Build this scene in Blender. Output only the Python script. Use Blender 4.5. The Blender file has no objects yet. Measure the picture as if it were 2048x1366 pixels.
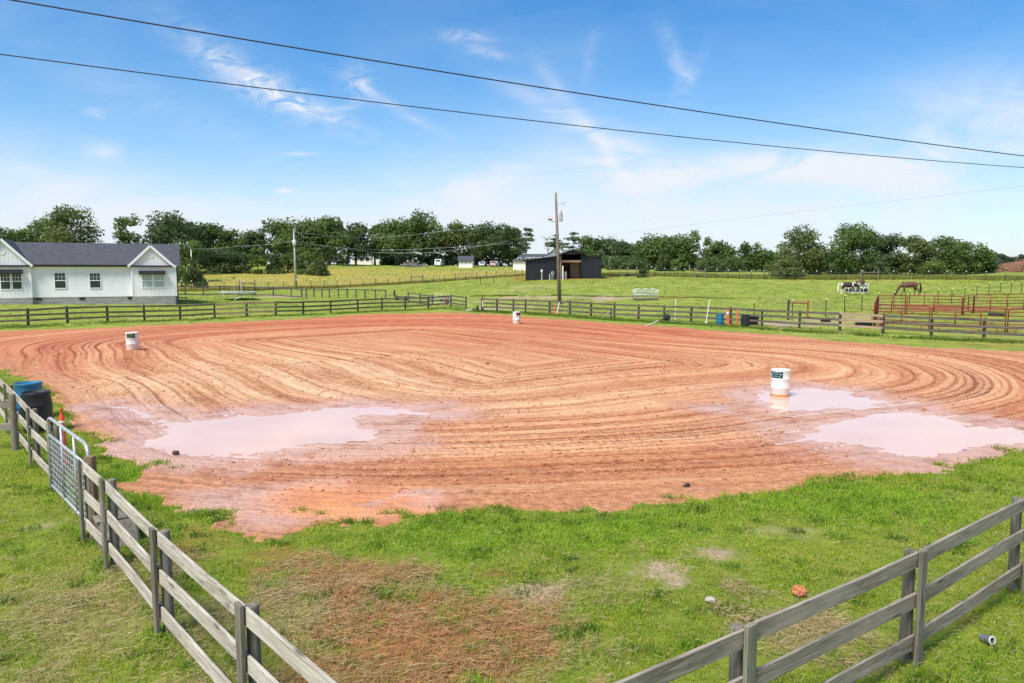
import bpy, math, random
import numpy as np
from mathutils import Vector, Matrix
random.seed(7); np.random.seed(7)
S = bpy.context.scene
C = S.collection
PI = math.pi
# ------------------------------------------------------------------ camera numbers
H = 3.9; F0 = 1450.0; TH = math.atan(141/1450.0); CT, ST = math.cos(TH), math.sin(TH)
def ray(px, py):
    u, v = px-1024.0, 683.0-py
    f = F0*CT+v*ST
    return u/f, (v*CT-F0*ST)/f            # X per metre of depth, rise per metre of depth
# ------------------------------------------------------------------ value noise
_tab = np.random.RandomState(3).rand(512, 512)
def vnoise(x, y, seed=0):
    x = np.asarray(x, float)+seed*17.31; y = np.asarray(y, float)+seed*41.7
    ix = np.floor(x).astype(int); iy = np.floor(y).astype(int)
    fx = x-ix; fy = y-iy
    fx = fx*fx*(3-2*fx); fy = fy*fy*(3-2*fy)
    a = _tab[ix % 512, iy % 512]; b = _tab[(ix+1) % 512, iy % 512]
    c = _tab[ix % 512, (iy+1) % 512]; d = _tab[(ix+1) % 512, (iy+1) % 512]
    return (a*(1-fx)+b*fx)*(1-fy)+(c*(1-fx)+d*fx)*fy
def fbm(x, y, seed=0, o=4):
    s = 0; a = .5; t = 0
    for k in range(o):
        s = s+a*vnoise(x*2**k, y*2**k, seed+k*3); t += a; a *= .5
    return s/t
def sstep(a, b, x):
    t = np.clip((x-a)/(b-a), 0, 1); return t*t*(3-2*t)
# ------------------------------------------------------------------ terrain: heights along bearings
COLS = {  # bearing (as photo column) : (photo row, distance) -> height
    -700: [(655,50),(612,60),(590,75),(548,120),(530,165)],
    0:    [(655,50),(606,60),(590,75),(548,120),(530,165)],
    350:  [(640,57.7),(604,66),(593,82),(573,105),(543,133),(529,168)],
    600:  [(628,65.8),(596,85),(574,108),(542,140),(528,170)],
    860:  [(614,77),(598,88),(564,115),(542,145),(530,170)],
    1050: [(624,69),(600,76),(592,80),(553,110),(534,165)],
    1300: [(637,59.5),(602,71),(594,75),(552,110),(538,150),(536,170)],
    1600: [(656,49.6),(620,62),(590,80),(559,100),(550,112),(545,150),(542,170)],
    1830: [(670,44),(660,46.5),(631,57),(613,67),(592,81),(560,100),(548,115),(545,170)],
    2048: [(680,41),(665,45),(629,58),(590,80),(561,100),(546,115),(543,170)],
    2800: [(690,39),(665,44),(629,58),(590,80),(561,100),(546,115),(543,170)],
}
TD = np.geomspace(1, 3000, 420)
_cp = sorted(COLS); TA = np.array([(p-1024)/1457.0 for p in _cp])
def _col(p):
    ds, zs = [1, 20], [0, 0]
    for i, (py, d) in enumerate(COLS[p]):
        z = H+d*ray(p, py)[1]
        if i == 0: z = 0
        ds.append(d); zs.append(z)
    ds += [260, 3000]; zs += [zs[-1]+.6, zs[-1]+1.0]
    z = np.interp(TD, ds, zs)
    k = np.exp(-.5*(np.arange(-4, 5)/2.)**2); k /= k.sum()
    return np.convolve(np.pad(z, 4, mode='edge'), k, mode='valid')
_TZ0 = np.array([_col(p) for p in _cp])
AA = np.linspace(TA[0], TA[-1], 400)
_TZ = np.array([np.interp(AA, TA, _TZ0[:, j]) for j in range(len(TD))]).T
k = np.exp(-.5*(np.arange(-12, 13)/6.)**2); k /= k.sum()
_TZ = np.array([np.convolve(np.pad(_TZ[:, j], 12, mode='edge'), k, mode='valid') for j in range(len(TD))]).T
def gz(x, y):
    x = np.asarray(x, float); y = np.asarray(y, float)
    yy = np.maximum(y, 1.0)
    a = np.clip((x/yy-AA[0])/(AA[1]-AA[0]), 0, len(AA)-1.001)
    d = np.clip(np.log(yy/TD[0])/math.log(TD[1]/TD[0]), 0, len(TD)-1.001)
    ia = a.astype(int); idd = d.astype(int); fa = a-ia; fd = d-idd
    z = (_TZ[ia, idd]*(1-fa)+_TZ[ia+1, idd]*fa)*(1-fd)+(_TZ[ia, idd+1]*(1-fa)+_TZ[ia+1, idd+1]*fa)*fd
    return z
_DD = np.geomspace(2.5, 600, 6000)
def at(px, py):                              # the ground point seen at a photo pixel
    a, w = ray(px, py)
    g = H+_DD*w-gz(a*_DD, _DD)
    i = np.argmax(g <= 0)
    if g[i] > 0: i = len(_DD)-1
    d = _DD[i]
    return Vector((a*d, d, float(gz(a*d, d))))
def atd(px, d):
    a = (px-1024)/1457.0
    return Vector((a*d, d, float(gz(a*d, d))))
def atz(px, py, z):
    a, w = ray(px, py); d = (z-H)/w
    return Vector((a*d, d, z))
def pt(px, py, d):                           # the point at depth d on a photo pixel
    a, w = ray(px, py); return Vector((a*d, d, H+d*w))
def W2P(x, y, z=0.0):                        # world -> photo pixel (numpy)
    y = np.maximum(y, .5); zz = z-H
    f = y*CT-zz*ST; v = y*ST+zz*CT
    return 1024+F0*x/f, 683-F0*v/f
# ------------------------------------------------------------------ scene helpers
WM = {}
I4 = Matrix.Identity(4)
def setw(o, W, parent=None):
    if parent is not None:
        o.parent = parent; o.matrix_basis = WM[parent.name].inverted() @ W
    else:
        o.matrix_basis = W
    WM[o.name] = W.copy()
def tag(o, label=None, cat=None, group=None, kind=None):
    if label: o['label'] = label
    if cat: o['category'] = cat
    if group: o['group'] = group
    if kind: o['kind'] = kind
    return o
def thing(name, label, cat, loc, rotz=0.0, group=None):
    o = bpy.data.objects.new(name, None); C.objects.link(o); o.empty_display_size = .2
    setw(o, Matrix.Translation(Vector(loc)) @ Matrix.Rotation(rotz, 4, 'Z'))
    return tag(o, label, cat, group)
def add(name, me, m=None, parent=None, W=None, local=False):
    o = bpy.data.objects.new(name, me); C.objects.link(o)
    if m and len(me.materials) == 0: me.materials.append(m)
    if W is None: W = WM[parent.name].copy() if (parent is not None and local) else I4
    elif local: W = WM[parent.name] @ W
    setw(o, W, parent)
    return o
def dup(root, W, label=None, group=None):
    r = root.copy(); C.objects.link(r); setw(r, W)
    if label: r['label'] = label
    if group: r['group'] = group
    for ch in list(root.children):
        c = ch.copy(); C.objects.link(c); c.parent = r; WM[c.name] = W @ c.matrix_basis
        for g in ch.children:
            d = g.copy(); C.objects.link(d); d.parent = c; WM[d.name] = WM[c.name] @ d.matrix_basis
    return r
def mesh_np(name, V, loops, starts, totals, smooth=False):
    me = bpy.data.meshes.new(name)
    V = np.asarray(V, np.float32)
    me.vertices.add(len(V)); me.vertices.foreach_set('co', V.ravel())
    me.loops.add(len(loops)); me.loops.foreach_set('vertex_index', np.asarray(loops, np.int32))
    me.polygons.add(len(starts)); me.polygons.foreach_set('loop_start', np.asarray(starts, np.int32))
    me.polygons.foreach_set('loop_total', np.asarray(totals, np.int32))
    if smooth: me.polygons.foreach_set('use_smooth', np.ones(len(starts), bool))
    me.update(calc_edges=True)
    return me
def quads_np(name, V, Q, smooth=False):
    Q = np.asarray(Q, np.int32); n = len(Q)
    return mesh_np(name, V, Q.ravel(), np.arange(n)*4, np.full(n, 4), smooth)
def col_attr(me, name, arr):
    a = me.color_attributes.new(name, 'FLOAT_COLOR', 'POINT')
    arr = np.asarray(arr, np.float32)
    if arr.shape[1] == 3: arr = np.concatenate([arr, np.ones((len(arr), 1), np.float32)], 1)
    a.data.foreach_set('color', arr.ravel())
def vec_attr(me, name, arr):
    a = me.attributes.new(name, 'FLOAT_VECTOR', 'POINT'); a.data.foreach_set('vector', np.asarray(arr, np.float32).ravel())
class MB:
    def __init__(s): s.v = []; s.f = []
    def _add(s, vs, fs):
        n = len(s.v); s.v += [tuple(v) for v in vs]; s.f += [tuple(i+n for i in f) for f in fs]; return s
    def box(s, c, size, M=None):
        x, y, z = [q/2 for q in size]; c = Vector(c)
        vs = [Vector((i*x, j*y, k*z)) for k in (-1, 1) for j in (-1, 1) for i in (-1, 1)]
        if M is not None: vs = [M @ v for v in vs]
        return s._add([v+c for v in vs], [(0,2,3,1),(4,5,7,6),(0,1,5,4),(2,6,7,3),(0,4,6,2),(1,3,7,5)])
    def beam(s, a, b, w, t, up=(0,0,1)):      # w across (horizontal), t along up
        a, b, up = Vector(a), Vector(b), Vector(up); d = (b-a).normalized()
        if abs(d.dot(up)) > .98: up = Vector((0,1,0))
        sd = d.cross(up).normalized(); u2 = sd.cross(d)
        vs = []
        for p in (a, b):
            vs += [p-sd*w/2-u2*t/2, p+sd*w/2-u2*t/2, p+sd*w/2+u2*t/2, p-sd*w/2+u2*t/2]
        return s._add(vs, [(0,3,2,1),(4,5,6,7),(0,1,5,4),(1,2,6,5),(2,3,7,6),(3,0,4,7)])
    def tube(s, pts, r, n=8, caps=True):
        pts = [Vector(p) for p in pts]; m = len(pts)
        rs = r if hasattr(r, '__len__') else [r]*m
        vs = []; fs = []; ref = None
        for i, p in enumerate(pts):
            d = (pts[min(i+1, m-1)]-pts[max(i-1, 0)])
            d = d.normalized() if d.length > 1e-9 else Vector((0,0,1))
            if ref is None:
                ref = Vector((0,0,1)) if abs(d.z) < .9 else Vector((1,0,0))
            x = (ref-d*ref.dot(d)).normalized(); ref = x; y = d.cross(x)
            for k in range(n):
                t = 2*PI*k/n; vs.append(p+(x*math.cos(t)+y*math.sin(t))*rs[i])
        for i in range(m-1):
            for k in range(n):
                k2 = (k+1) % n; fs.append((i*n+k, i*n+k2, (i+1)*n+k2, (i+1)*n+k))
        if caps: fs += [tuple(range(n-1, -1, -1)), tuple((m-1)*n+k for k in range(n))]
        return s._add(vs, fs)
    def lathe(s, prof, n=20, c=(0,0,0), caps=True):
        vs = []; fs = []; c = Vector(c); m = len(prof)
        for r, z in prof:
            for k in range(n):
                t = 2*PI*k/n; vs.append(c+Vector((r*math.cos(t), r*math.sin(t), z)))
        for i in range(m-1):
            for k in range(n):
                k2 = (k+1) % n; fs.append((i*n+k, i*n+k2, (i+1)*n+k2, (i+1)*n+k))
        if caps: fs += [tuple(range(n-1, -1, -1)), tuple((m-1)*n+k for k in range(n))]
        return s._add(vs, fs)
    def prism(s, poly, vec):
        vec = Vector(vec); poly = [Vector(p) for p in poly]; n = len(poly)
        vs = poly+[p+vec for p in poly]
        fs = [tuple(range(n-1, -1, -1)), tuple(range(n, 2*n))]
        fs += [(k, (k+1) % n, n+(k+1) % n, n+k) for k in range(n)]
        return s._add(vs, fs)
    def quad(s, *p): return s._add(p, [tuple(range(len(p)))])
    def blob(s, c, size, seed=0, n=10, rough=.25):
        rg = random.Random(seed); vs = []; fs = []; c = Vector(c); m = max(4, n//2)
        ph = [rg.uniform(0, 6.3) for _ in range(6)]
        for i in range(m+1):
            for k in range(n):
                a = PI*i/m; t = 2*PI*k/n
                d = Vector((math.sin(a)*math.cos(t), math.sin(a)*math.sin(t), math.cos(a)))
                q = 1+rough*(math.sin(3*d.x+ph[0])*math.sin(4*d.y+ph[1])+.6*math.sin(7*d.z+5*d.x+ph[2])*math.sin(6*d.y+ph[3]))
                vs.append(c+Vector((d.x*size[0], d.y*size[1], d.z*size[2]))*q)
        for i in range(m):
            for k in range(n):
                k2 = (k+1) % n; fs.append((i*n+k, (i+1)*n+k, (i+1)*n+k2, i*n+k2))
        return s._add(vs, fs)
    def mesh(s, name, smooth=False):
        me = bpy.data.meshes.new(name); me.from_pydata(s.v, [], s.f)
        if smooth: me.polygons.foreach_set('use_smooth', np.ones(len(me.polygons), bool))
        me.update(); return me
    def build(s, name, m, parent=None, smooth=False, local=True, W=None, bevel=0):
        o = add(name, s.mesh(name, smooth), m, parent, W, local and parent is not None)
        if bevel:
            b = o.modifiers.new('bevel', 'BEVEL'); b.width = bevel; b.segments = 2; b.limit_method = 'ANGLE'
        return o
# ------------------------------------------------------------------ material helpers
class NT:
    def __init__(s, nt): s.t = nt; s.n = nt.nodes; s.l = nt.links
    def new(s, typ, ins=None, **kw):
        nd = s.n.new(typ)
        for k_, v in kw.items(): setattr(nd, k_, v)
        for k_, v in (ins or {}).items():
            sock = nd.inputs[k_]
            if hasattr(v, 'is_linked') or hasattr(v, 'links'): s.l.new(v, sock)
            else: sock.default_value = v
        return nd
    def math(s, op, a, b=None, c=None, clamp=False):
        nd = s.n.new('ShaderNodeMath'); nd.operation = op; nd.use_clamp = clamp
        for i, v in enumerate((a, b, c)):
            if v is None: continue
            if hasattr(v, 'links'): s.l.new(v, nd.inputs[i])
            else: nd.inputs[i].default_value = v
        return nd.outputs[0]
    def mix(s, fac, a, b, mode='MIX'):
        nd = s.n.new('ShaderNodeMix'); nd.data_type = 'RGBA'; nd.blend_type = mode; nd.clamp_factor = True
        for i, v in ((0, fac), (6, a), (7, b)):
            if hasattr(v, 'links'): s.l.new(v, nd.inputs[i])
            elif i == 0: nd.inputs[i].default_value = v
            else: nd.inputs[i].default_value = (*v[:3], 1)
        return nd.outputs[2]
    def ramp(s, fac, stops, interp='LINEAR'):
        nd = s.n.new('ShaderNodeValToRGB'); r = nd.color_ramp; r.interpolation = interp
        while len(r.elements) < len(stops): r.elements.new(.5)
        for e, (p, c) in zip(r.elements, stops):
            e.position = p; e.color = (*c[:3], 1) if hasattr(c, '__len__') else (c, c, c, 1)
        s.l.new(fac, nd.inputs[0]); return nd.outputs[0]
    def noise(s, vec, scale=1.0, detail=3, rough=.55, dist=0.0):
        nd = s.n.new('ShaderNodeTexNoise'); nd.inputs['Scale'].default_value = scale; nd.inputs['Detail'].default_value = detail
        nd.inputs['Roughness'].default_value = rough; nd.inputs['Distortion'].default_value = dist
        if vec is not None: s.l.new(vec, nd.inputs['Vector'])
        return nd.outputs[0]
    def vmul(s, vec, m, off=None):
        nd = s.n.new('ShaderNodeVectorMath'); nd.operation = 'MULTIPLY'; s.l.new(vec, nd.inputs[0]); nd.inputs[1].default_value = m
        o = nd.outputs[0]
        if off is not None:
            n2 = s.n.new('ShaderNodeVectorMath'); n2.operation = 'ADD'; s.l.new(o, n2.inputs[0])
            if hasattr(off, 'links'): s.l.new(off, n2.inputs[1])
            else: n2.inputs[1].default_value = off
            o = n2.outputs[0]
        return o
    def attr(s, name): 
        nd = s.n.new('ShaderNodeAttribute'); nd.attribute_name = name; return nd
    def sep(s, vec):
        nd = s.n.new('ShaderNodeSeparateXYZ'); s.l.new(vec, nd.inputs[0]); return nd.outputs
    def obj(s): return s.n.new('ShaderNodeTexCoord').outputs['Object']
    def pos(s): return s.n.new('ShaderNodeNewGeometry').outputs['Position']
    def rand(s): return s.n.new('ShaderNodeObjectInfo').outputs['Random']
def material(name, fn=None, color=(.5,.5,.5), rough=.7, metal=0.0, spec=.4):
    m = bpy.data.materials.new(name); m.use_nodes = True; t = NT(m.node_tree)
    b = m.node_tree.nodes['Principled BSDF']
    b.inputs['Base Color'].default_value = (*color, 1); b.inputs['Roughness'].default_value = rough
    b.inputs['Metallic'].default_value = metal; b.inputs['Specular IOR Level'].default_value = spec
    if fn: fn(t, b)
    return m
def bump(t, b, h, strength=.4, dist=.02):
    n = t.new('ShaderNodeBump', {'Height': h, 'Strength': strength, 'Distance': dist}); t.l.new(n.outputs[0], b.inputs['Normal'])
def speckled(name, c1, c2, scale=6, rough=.7, metal=0.0, detail=4, bmp=0, stretch=(1,1,1), spec=.4):
    def fn(t, b):
        off = t.new('ShaderNodeCombineXYZ', {0: t.math('MULTIPLY', t.rand(), 50.0)}).outputs[0]
        n = t.noise(t.vmul(t.obj(), stretch, off), scale, detail, .6)
        t.l.new(t.ramp(n, [(.3, c1), (.7, c2)]), b.inputs['Base Color'])
        if bmp: bump(t, b, n, bmp, .02)
    return material(name, fn, c1, rough, metal, spec)
def wood(name, dark, mid, light, rough=.85, stain=(.06,.055,.05), grn=0.0, knot=1.0):
    def fn(t, b):
        off = t.new('ShaderNodeCombineXYZ', {0: t.math('MULTIPLY', t.rand(), 40.0), 1: t.math('MULTIPLY', t.rand(), 9.0), 2: t.math('MULTIPLY', t.rand(), 17.0)}).outputs[0]
        o = t.obj()
        v = t.vmul(o, (.55, 7, 7), off)
        g = t.noise(v, 2.2, 5, .6, 1.6)
        f = t.noise(t.vmul(o, (1.5, 60, 60), off), 1.5, 3, .6)
        big = t.noise(t.vmul(o, (.8, 2.5, 2.5), off), 1.1, 2, .5)
        c = t.ramp(g, [(.28, dark), (.45, mid), (.62, light), (.8, mid)])
        c = t.mix(t.math('MULTIPLY', t.ramp(f, [(.38, 1.0), (.58, 0.0)]), .6), c, dark)
        st = t.ramp(t.noise(t.vmul(o, (1.6, 6, 6), off), 1.3, 3, .55, 2.2), [(.58, 0.0), (.72, 1.0)])
        c = t.mix(t.math('MULTIPLY', st, .55*knot), c, stain)
        c = t.mix(t.math('MULTIPLY', t.ramp(big, [(.4, 0.0), (.7, 1.0)]), .5), c, light)
        vo = t.new('ShaderNodeTexVoronoi', {'Vector': t.vmul(o, (1.3, 6.5, 6.5), off), 'Scale': 1.0}); kd = t.math('ADD', vo.outputs['Distance'], t.math('MULTIPLY', f, .08))
        c = t.mix(t.math('MULTIPLY', t.ramp(kd, [(.10, 1.0), (.19, 0.0)]), .75*min(1, knot)), c, stain)
        if grn:
            gm = t.ramp(t.noise(t.vmul(o, (1.5, 4, 4), off), 2.0, 3), [(.4, 0.0), (.65, 1.0)])
            c = t.mix(t.math('MULTIPLY', gm, grn), c, (.10,.115,.05))
        t.l.new(c, b.inputs['Base Color'])
        bump(t, b, t.math('ADD', f, g), .35, .006)
    return material(name, fn, mid, rough, 0, .25)
M = {}
M['board_lit'] = wood('lit weathered board', (.20,.165,.125), (.43,.375,.30), (.60,.54,.455), knot=1.25)  # sunlit left side of the near fence, light put into the board colour
M['board_grey_shade'] = wood('grey shaded weathered board', (.10,.082,.06), (.25,.21,.16), (.40,.345,.275), knot=1.2)  # right fence's shade put into the board colour; also plain grey boards
M['post_dark'] = wood('dark weathered post', (.07,.058,.045), (.16,.138,.108), (.27,.235,.19), grn=.2)
M['batten_green'] = wood('green stained batten', (.08,.075,.055), (.20,.185,.135), (.34,.31,.24), grn=.4)
M['post_fresh'] = wood('brown treated post', (.10,.06,.035), (.20,.125,.075), (.28,.19,.12), knot=.4)
M['rail_far'] = wood('grey brown rail', (.045,.036,.027), (.105,.085,.066), (.19,.16,.13), knot=.5)
M['post_far'] = wood('dark brown post', (.028,.018,.013), (.06,.042,.03), (.10,.075,.056), knot=.4)
M['rail_grey'] = wood('pale grey far rail', (.16,.135,.105), (.36,.31,.25), (.50,.45,.38), knot=.7)
M['rail_tan'] = wood('tan new rail', (.22,.14,.09), (.38,.26,.17), (.50,.36,.25), knot=.4)
M['rail_dark'] = wood('dark paddock rail', (.05,.045,.04), (.095,.085,.075), (.16,.145,.13), knot=.4)
M['pole_wood'] = wood('utility pole timber', (.09,.07,.055), (.17,.135,.105), (.26,.21,.17), knot=.5)
M['galv'] = speckled('galvanised steel', (.36,.37,.37), (.56,.57,.56), 14, .45, .35)
M['steel_pale'] = speckled('pale grey steel', (.50,.53,.54), (.66,.69,.70), 8, .5, .2)
M['wire'] = material('dull wire', None, (.22,.23,.24), .5, .6)
M['cable'] = material('black cable', None, (.018,.018,.02), .6)
M['cable_grey'] = material('grey cable', None, (.30,.33,.38), .6)
M['cable_pale'] = material('pale aluminium cable', None, (.55,.58,.58), .45, .3)
M['red_steel'] = speckled('red painted steel', (.17,.014,.018), (.28,.032,.032), 5, .5)
M['rust_red'] = speckled('rusty red steel', (.28,.07,.03), (.42,.13,.06), 6, .75)
M['tpost'] = speckled('dark green post steel', (.025,.035,.028), (.06,.07,.055), 8, .6, .3)
M['cap_white'] = material('white post cap', None, (.8,.8,.76), .5)
M['cap_yellow'] = material('yellow insulator', None, (.72,.72,.22), .5)
M['pvc'] = speckled('white plastic pipe', (.66,.65,.60), (.82,.81,.78), 9, .4)
M['orange'] = speckled('orange plastic', (.62,.055,.02), (.80,.10,.035), 5, .45)
M['blk_plastic'] = speckled('black plastic', (.012,.013,.015), (.035,.036,.04), 7, .45)
M['blk_rubber'] = speckled('black rubber', (.012,.012,.013), (.028,.027,.026), 9, .75)
M['blue_plastic'] = speckled('blue plastic', (.02,.13,.24), (.045,.21,.33), 5, .4)
M['white_paint'] = speckled('white paint', (.70,.70,.68), (.82,.82,.80), 4, .55)
M['glass'] = material('dark window glass', None, (.03,.04,.05), .06, 0, .6)
M['dark_in'] = material('dark metal and barn shade', None, (.02,.02,.022), .6)  # also holds the barn interior's shade on the aisle walls
M['concrete'] = speckled('weathered concrete', (.20,.19,.165), (.36,.345,.31), 9, .9, bmp=.3)
M['stone'] = speckled('stone', (.28,.25,.20), (.5,.46,.39), 14, .85, bmp=.4)
M['twine'] = speckled('orange baling twine', (.55,.16,.06), (.75,.33,.18), 30, .8)
M['clod'] = speckled('dark soil clod', (.06,.04,.03), (.14,.09,.065), 20, .9, bmp=.5)
M['dark_cloth'] = speckled('dark cloth', (.03,.035,.045), (.07,.075,.09), 12, .9)
M['red_cloth'] = speckled('red brown cloth', (.20,.045,.035), (.32,.09,.07), 12, .9)
M['tan_leather'] = speckled('tan leather', (.20,.10,.05), (.33,.18,.10), 12, .7)
# ================================================================== masks on the ground (laid out in metres from photo bearings)
def poly_world(px_list, z=0.0): return np.array([[*at(x, y).xy] for x, y in px_list])
def sdist(P, poly):                                   # signed distance, negative inside
    x, y = P[:, 0], P[:, 1]; n = len(poly); dm = np.full(len(P), 1e9); ins = np.zeros(len(P), bool)
    for i in range(n):
        ax, ay = poly[i]; bx, by = poly[(i+1) % n]; ex, ey = bx-ax, by-ay
        t = np.clip(((x-ax)*ex+(y-ay)*ey)/(ex*ex+ey*ey+1e-9), 0, 1)
        dm = np.minimum(dm, (x-ax-t*ex)**2+(y-ay-t*ey)**2)
        c = (ay > y) != (by > y)
        with np.errstate(divide='ignore', invalid='ignore'):
            ins ^= c & (x < (bx-ax)*(y-ay)/(by-ay)+ax)
    d = np.sqrt(dm); return np.where(ins, -d, d)
ARENA = poly_world([(-330,690),(-200,672),(0,662),(150,657),(365,648),(560,640),(740,628),(880,625),(960,627),(1010,630),(1100,637),(1200,644),
    (1330,653),(1450,662),(1600,674),(1700,685),(1850,694),(2048,702),(2500,722),(2500,830),(2300,862),(2048,903),(1960,930),(1850,946),(1700,963),
    (1550,986),(1400,1001),(1200,1013),(1050,1018),(900,1024),(850,1030),(760,1042),(690,1047),(640,1056),(560,1076),(480,1074),(430,1056),(440,1040),(360,1028),
    (330,1000),(262,985),(258,975),(312,966),(275,935),(215,905),(160,868),(130,845),(92,782),(60,762),(0,738),(-150,692)])
PUD = [poly_world(p) for p in (
    [(250,880),(300,872),(300,852),(262,822),(225,812),(262,815),(330,838),(400,836),(480,831),(560,822),(640,818),(700,812),(790,812),(880,825),(850,832),(740,830),(745,850),(778,872),(760,884),(700,886),(640,890),(600,897),(540,906),(500,912),(430,917),(380,915),(330,905),(280,896)],
    [(1500,786),(1560,778),(1600,774),(1660,777),(1700,784),(1740,794),(1780,804),(1740,811),(1690,816),(1640,819),(1590,823),(1545,815),(1520,800)],
    [(1588,866),(1640,846),(1700,831),(1760,822),(1830,819),(1850,830),(1900,836),(1940,851),(2000,852),(2048,858),(2130,866),(2090,890),(2000,906),(1900,921),(1850,919),(1790,913),(1740,901),(1700,890),(1640,885),(1600,878)])]
SHAL = [poly_world(p) for p in (
    [(350,985),(450,975),(560,960),(640,955),(760,975),(880,985),(870,1020),(760,1036),(640,1050),(560,1068),(480,1066),(440,1040),(380,1025)],
    [(190,820),(240,815),(300,850),(250,890),(230,870)], [(690,815),(800,812),(900,826),(890,850),(860,890),(740,900),(640,905),(720,885),(780,870)], [(1300,800),(1480,790),(1560,830),(1640,836),(1580,866),(1450,850),(1340,825)])]
PZ = -.022
OR = np.array([0.0, 3.5]); EP = np.array([-.65, .76]); EQ = np.array([.80, .60])   # the arena's corner and its two sides
def track(x, y):                                       # lanes round the arena: r across the lanes, s along them
    wx = (vnoise(x*.10, y*.10, 21)-.5)*2.6; wy = (vnoise(x*.10, y*.10, 22)-.5)*2.6
    dx, dy = x+wx-OR[0], y+wy-OR[1]; det = EP[0]*EQ[1]-EP[1]*EQ[0]
    p = (dx*EQ[1]-dy*EQ[0])/det-28.0; q = (EP[0]*dy-EP[1]*dx)/det-18.5
    ha, hb = 10.5, 4.5; qa = np.abs(p)-ha; qb = np.abs(q)-hb
    r = np.hypot(np.maximum(qa, 0), np.maximum(qb, 0))+np.minimum(np.maximum(qa, qb), 0)
    ph = np.arctan2(np.maximum(qb, 0), np.maximum(qa, 1e-6)); R0 = np.maximum(2.0, 8.0)
    s = np.where(qb <= 0, np.minimum(np.abs(q), hb), np.where(qa > 0, hb+R0*ph, hb+R0*PI/2+ha-np.abs(p)))
    s = np.where((qa <= 0) & (qb <= 0), hb+R0*PI/2+ha-np.abs(p), s)
    return r+4.5, s+np.where(p > 0, 60.0, 0.0)
def edge_sd(x, y):
    return sdist(np.stack([x, y], 1), ARENA)+(fbm(x*.8, y*.8, 5)-.5)*1.7+(fbm(x*3.4, y*3.4, 15)-.5)*.75
def arena_fields(x, y):
    P = np.stack([x, y], 1)
    sd = edge_sd(x, y)
    r, s = track(x, y)
    u = r*1.55+(vnoise(r*.7, s*.07, 43)-.5)*1.1+(vnoise(r*2.5, s*.35, 44)-.5)*.22
    ui = np.floor(u); uf = u-ui
    rnd = lambda k: vnoise(ui*7.31+.5, np.full_like(u, k*3.7+.5), k); brk = sstep(.28, .55, vnoise(r*.9, s*.11, 45))
    gro = np.exp(-((uf-.5)/.085)**2)*np.clip(rnd(3)*1.7-.25, 0, 1)*(.35+.65*brk)
    bnd = sstep(.58, .66, uf)*(1-sstep(.90, .98, uf))+sstep(.02, .1, uf)*(1-sstep(.34, .42, uf)); bnd = bnd*np.clip(rnd(9)*2.2-.6, 0, 1)*brk
    lgs = np.clip(rnd(5)*2.6-.9, 0, 1)
    rut = (fbm(r*1.35, s*.06, 31, 3)-.5)*2+(vnoise(r*4.2, s*.16, 33)-.5)*.7
    ridge = np.abs(vnoise(r*2.3, s*.09, 35)-.5)*2
    lumps = (fbm(x*3.1, y*3.1, 37, 3)-.5)+(fbm(x*8.5, y*8.5, 38, 2)-.5)*.55
    fade = sstep(1.0, 4.0, r)*(1-.75*sstep(-2.6, -.3, sd))
    psd = np.minimum.reduce([sdist(P, p) for p in PUD])
    ssd = np.minimum.reduce([sdist(P, p)+(0, 0, .25, .8)[i_] for i_, p in enumerate(SHAL)])
    pn = (fbm(x*.9, y*.9, 41)-.5)*1.3
    shal = 1-sstep(-.6, .9, ssd+pn*.7)
    calm = 1-.55*(1-sstep(-.5, 2.2, psd))
    h = (rut*.034+(ridge-.4)*.014-gro*.05+bnd*.014)*fade*calm*(1-.6*shal)+lumps*.032
    dip = 1-sstep(-1.3, .55, psd+pn*.45)
    h = h-dip*.075+.004
    wet = np.clip(1-sstep(-.1, 3.0, psd+pn*1.4+(fbm(x*3, y*3, 47)-.5)*.8), 0, 1)
    wet = np.maximum(wet, shal*.95)
    return sd, r, s, h, wet, psd, gro*fade, bnd*fade, lgs
# lawn spots: photo px, py, radii, what, strength   (0 red dirt, 1 dry straw, 2 bare tan, 3 lush)
SPOTS = [(840,1300,270,100,0,.85),(820,1290,330,120,1,.62),(690,1262,45,20,3,.6),(905,1230,50,22,3,.6),(760,1340,60,18,3,.5),(600,1300,60,30,3,.4),(1000,1290,70,26,3,.6),(700,1155,140,32,0,.6),(720,1165,150,36,1,.6),(560,1125,100,28,0,.5),(380,1090,90,35,0,.5),(620,1240,150,80,1,.9),(560,1200,90,70,1,.8),
    (1330,1142,62,26,2,.9),(1428,1110,52,18,2,.9),(1070,1182,52,18,2,.8),(1010,1150,60,14,0,.5),(1600,1265,150,50,1,.75),(1480,1180,50,20,1,.5),(1450,1222,60,16,1,.5),(160,1260,170,110,1,.42),(60,1180,90,30,1,.3),
    (90,1050,28,8,2,.6),(700,1196,60,26,0,.75),(770,1240,130,22,1,.9),(1150,1300,120,40,1,.35),(1230,1180,140,40,1,.25),(1250,1060,260,40,3,.9),(950,1075,180,40,3,.8),(1700,1010,280,45,3,.9),(230,960,60,40,3,1.),(300,1000,50,18,3,1.),
    (430,1160,70,40,3,.7),(400,1030,60,12,3,.9),(430,1250,80,60,1,.55),(330,1160,40,60,1,.4),(1920,1290,110,70,3,.35),(1560,1065,80,14,2,.35),(1700,1150,40,10,2,.3),(880,1180,90,40,3,.5),(1900,1240,60,25,0,.35)]
_SW = []
for (px, py, rx, ry, k_, s_) in SPOTS:
    c = at(px, py); e = at(px+rx, py); f1 = at(px, py-ry); f2 = at(px, min(py+ry, 1500))
    _SW.append((c.x, (f1.y+f2.y)/2, max(.25, (e-c).length), max(.25, (f1.y-f2.y)/2), k_, s_))
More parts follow.
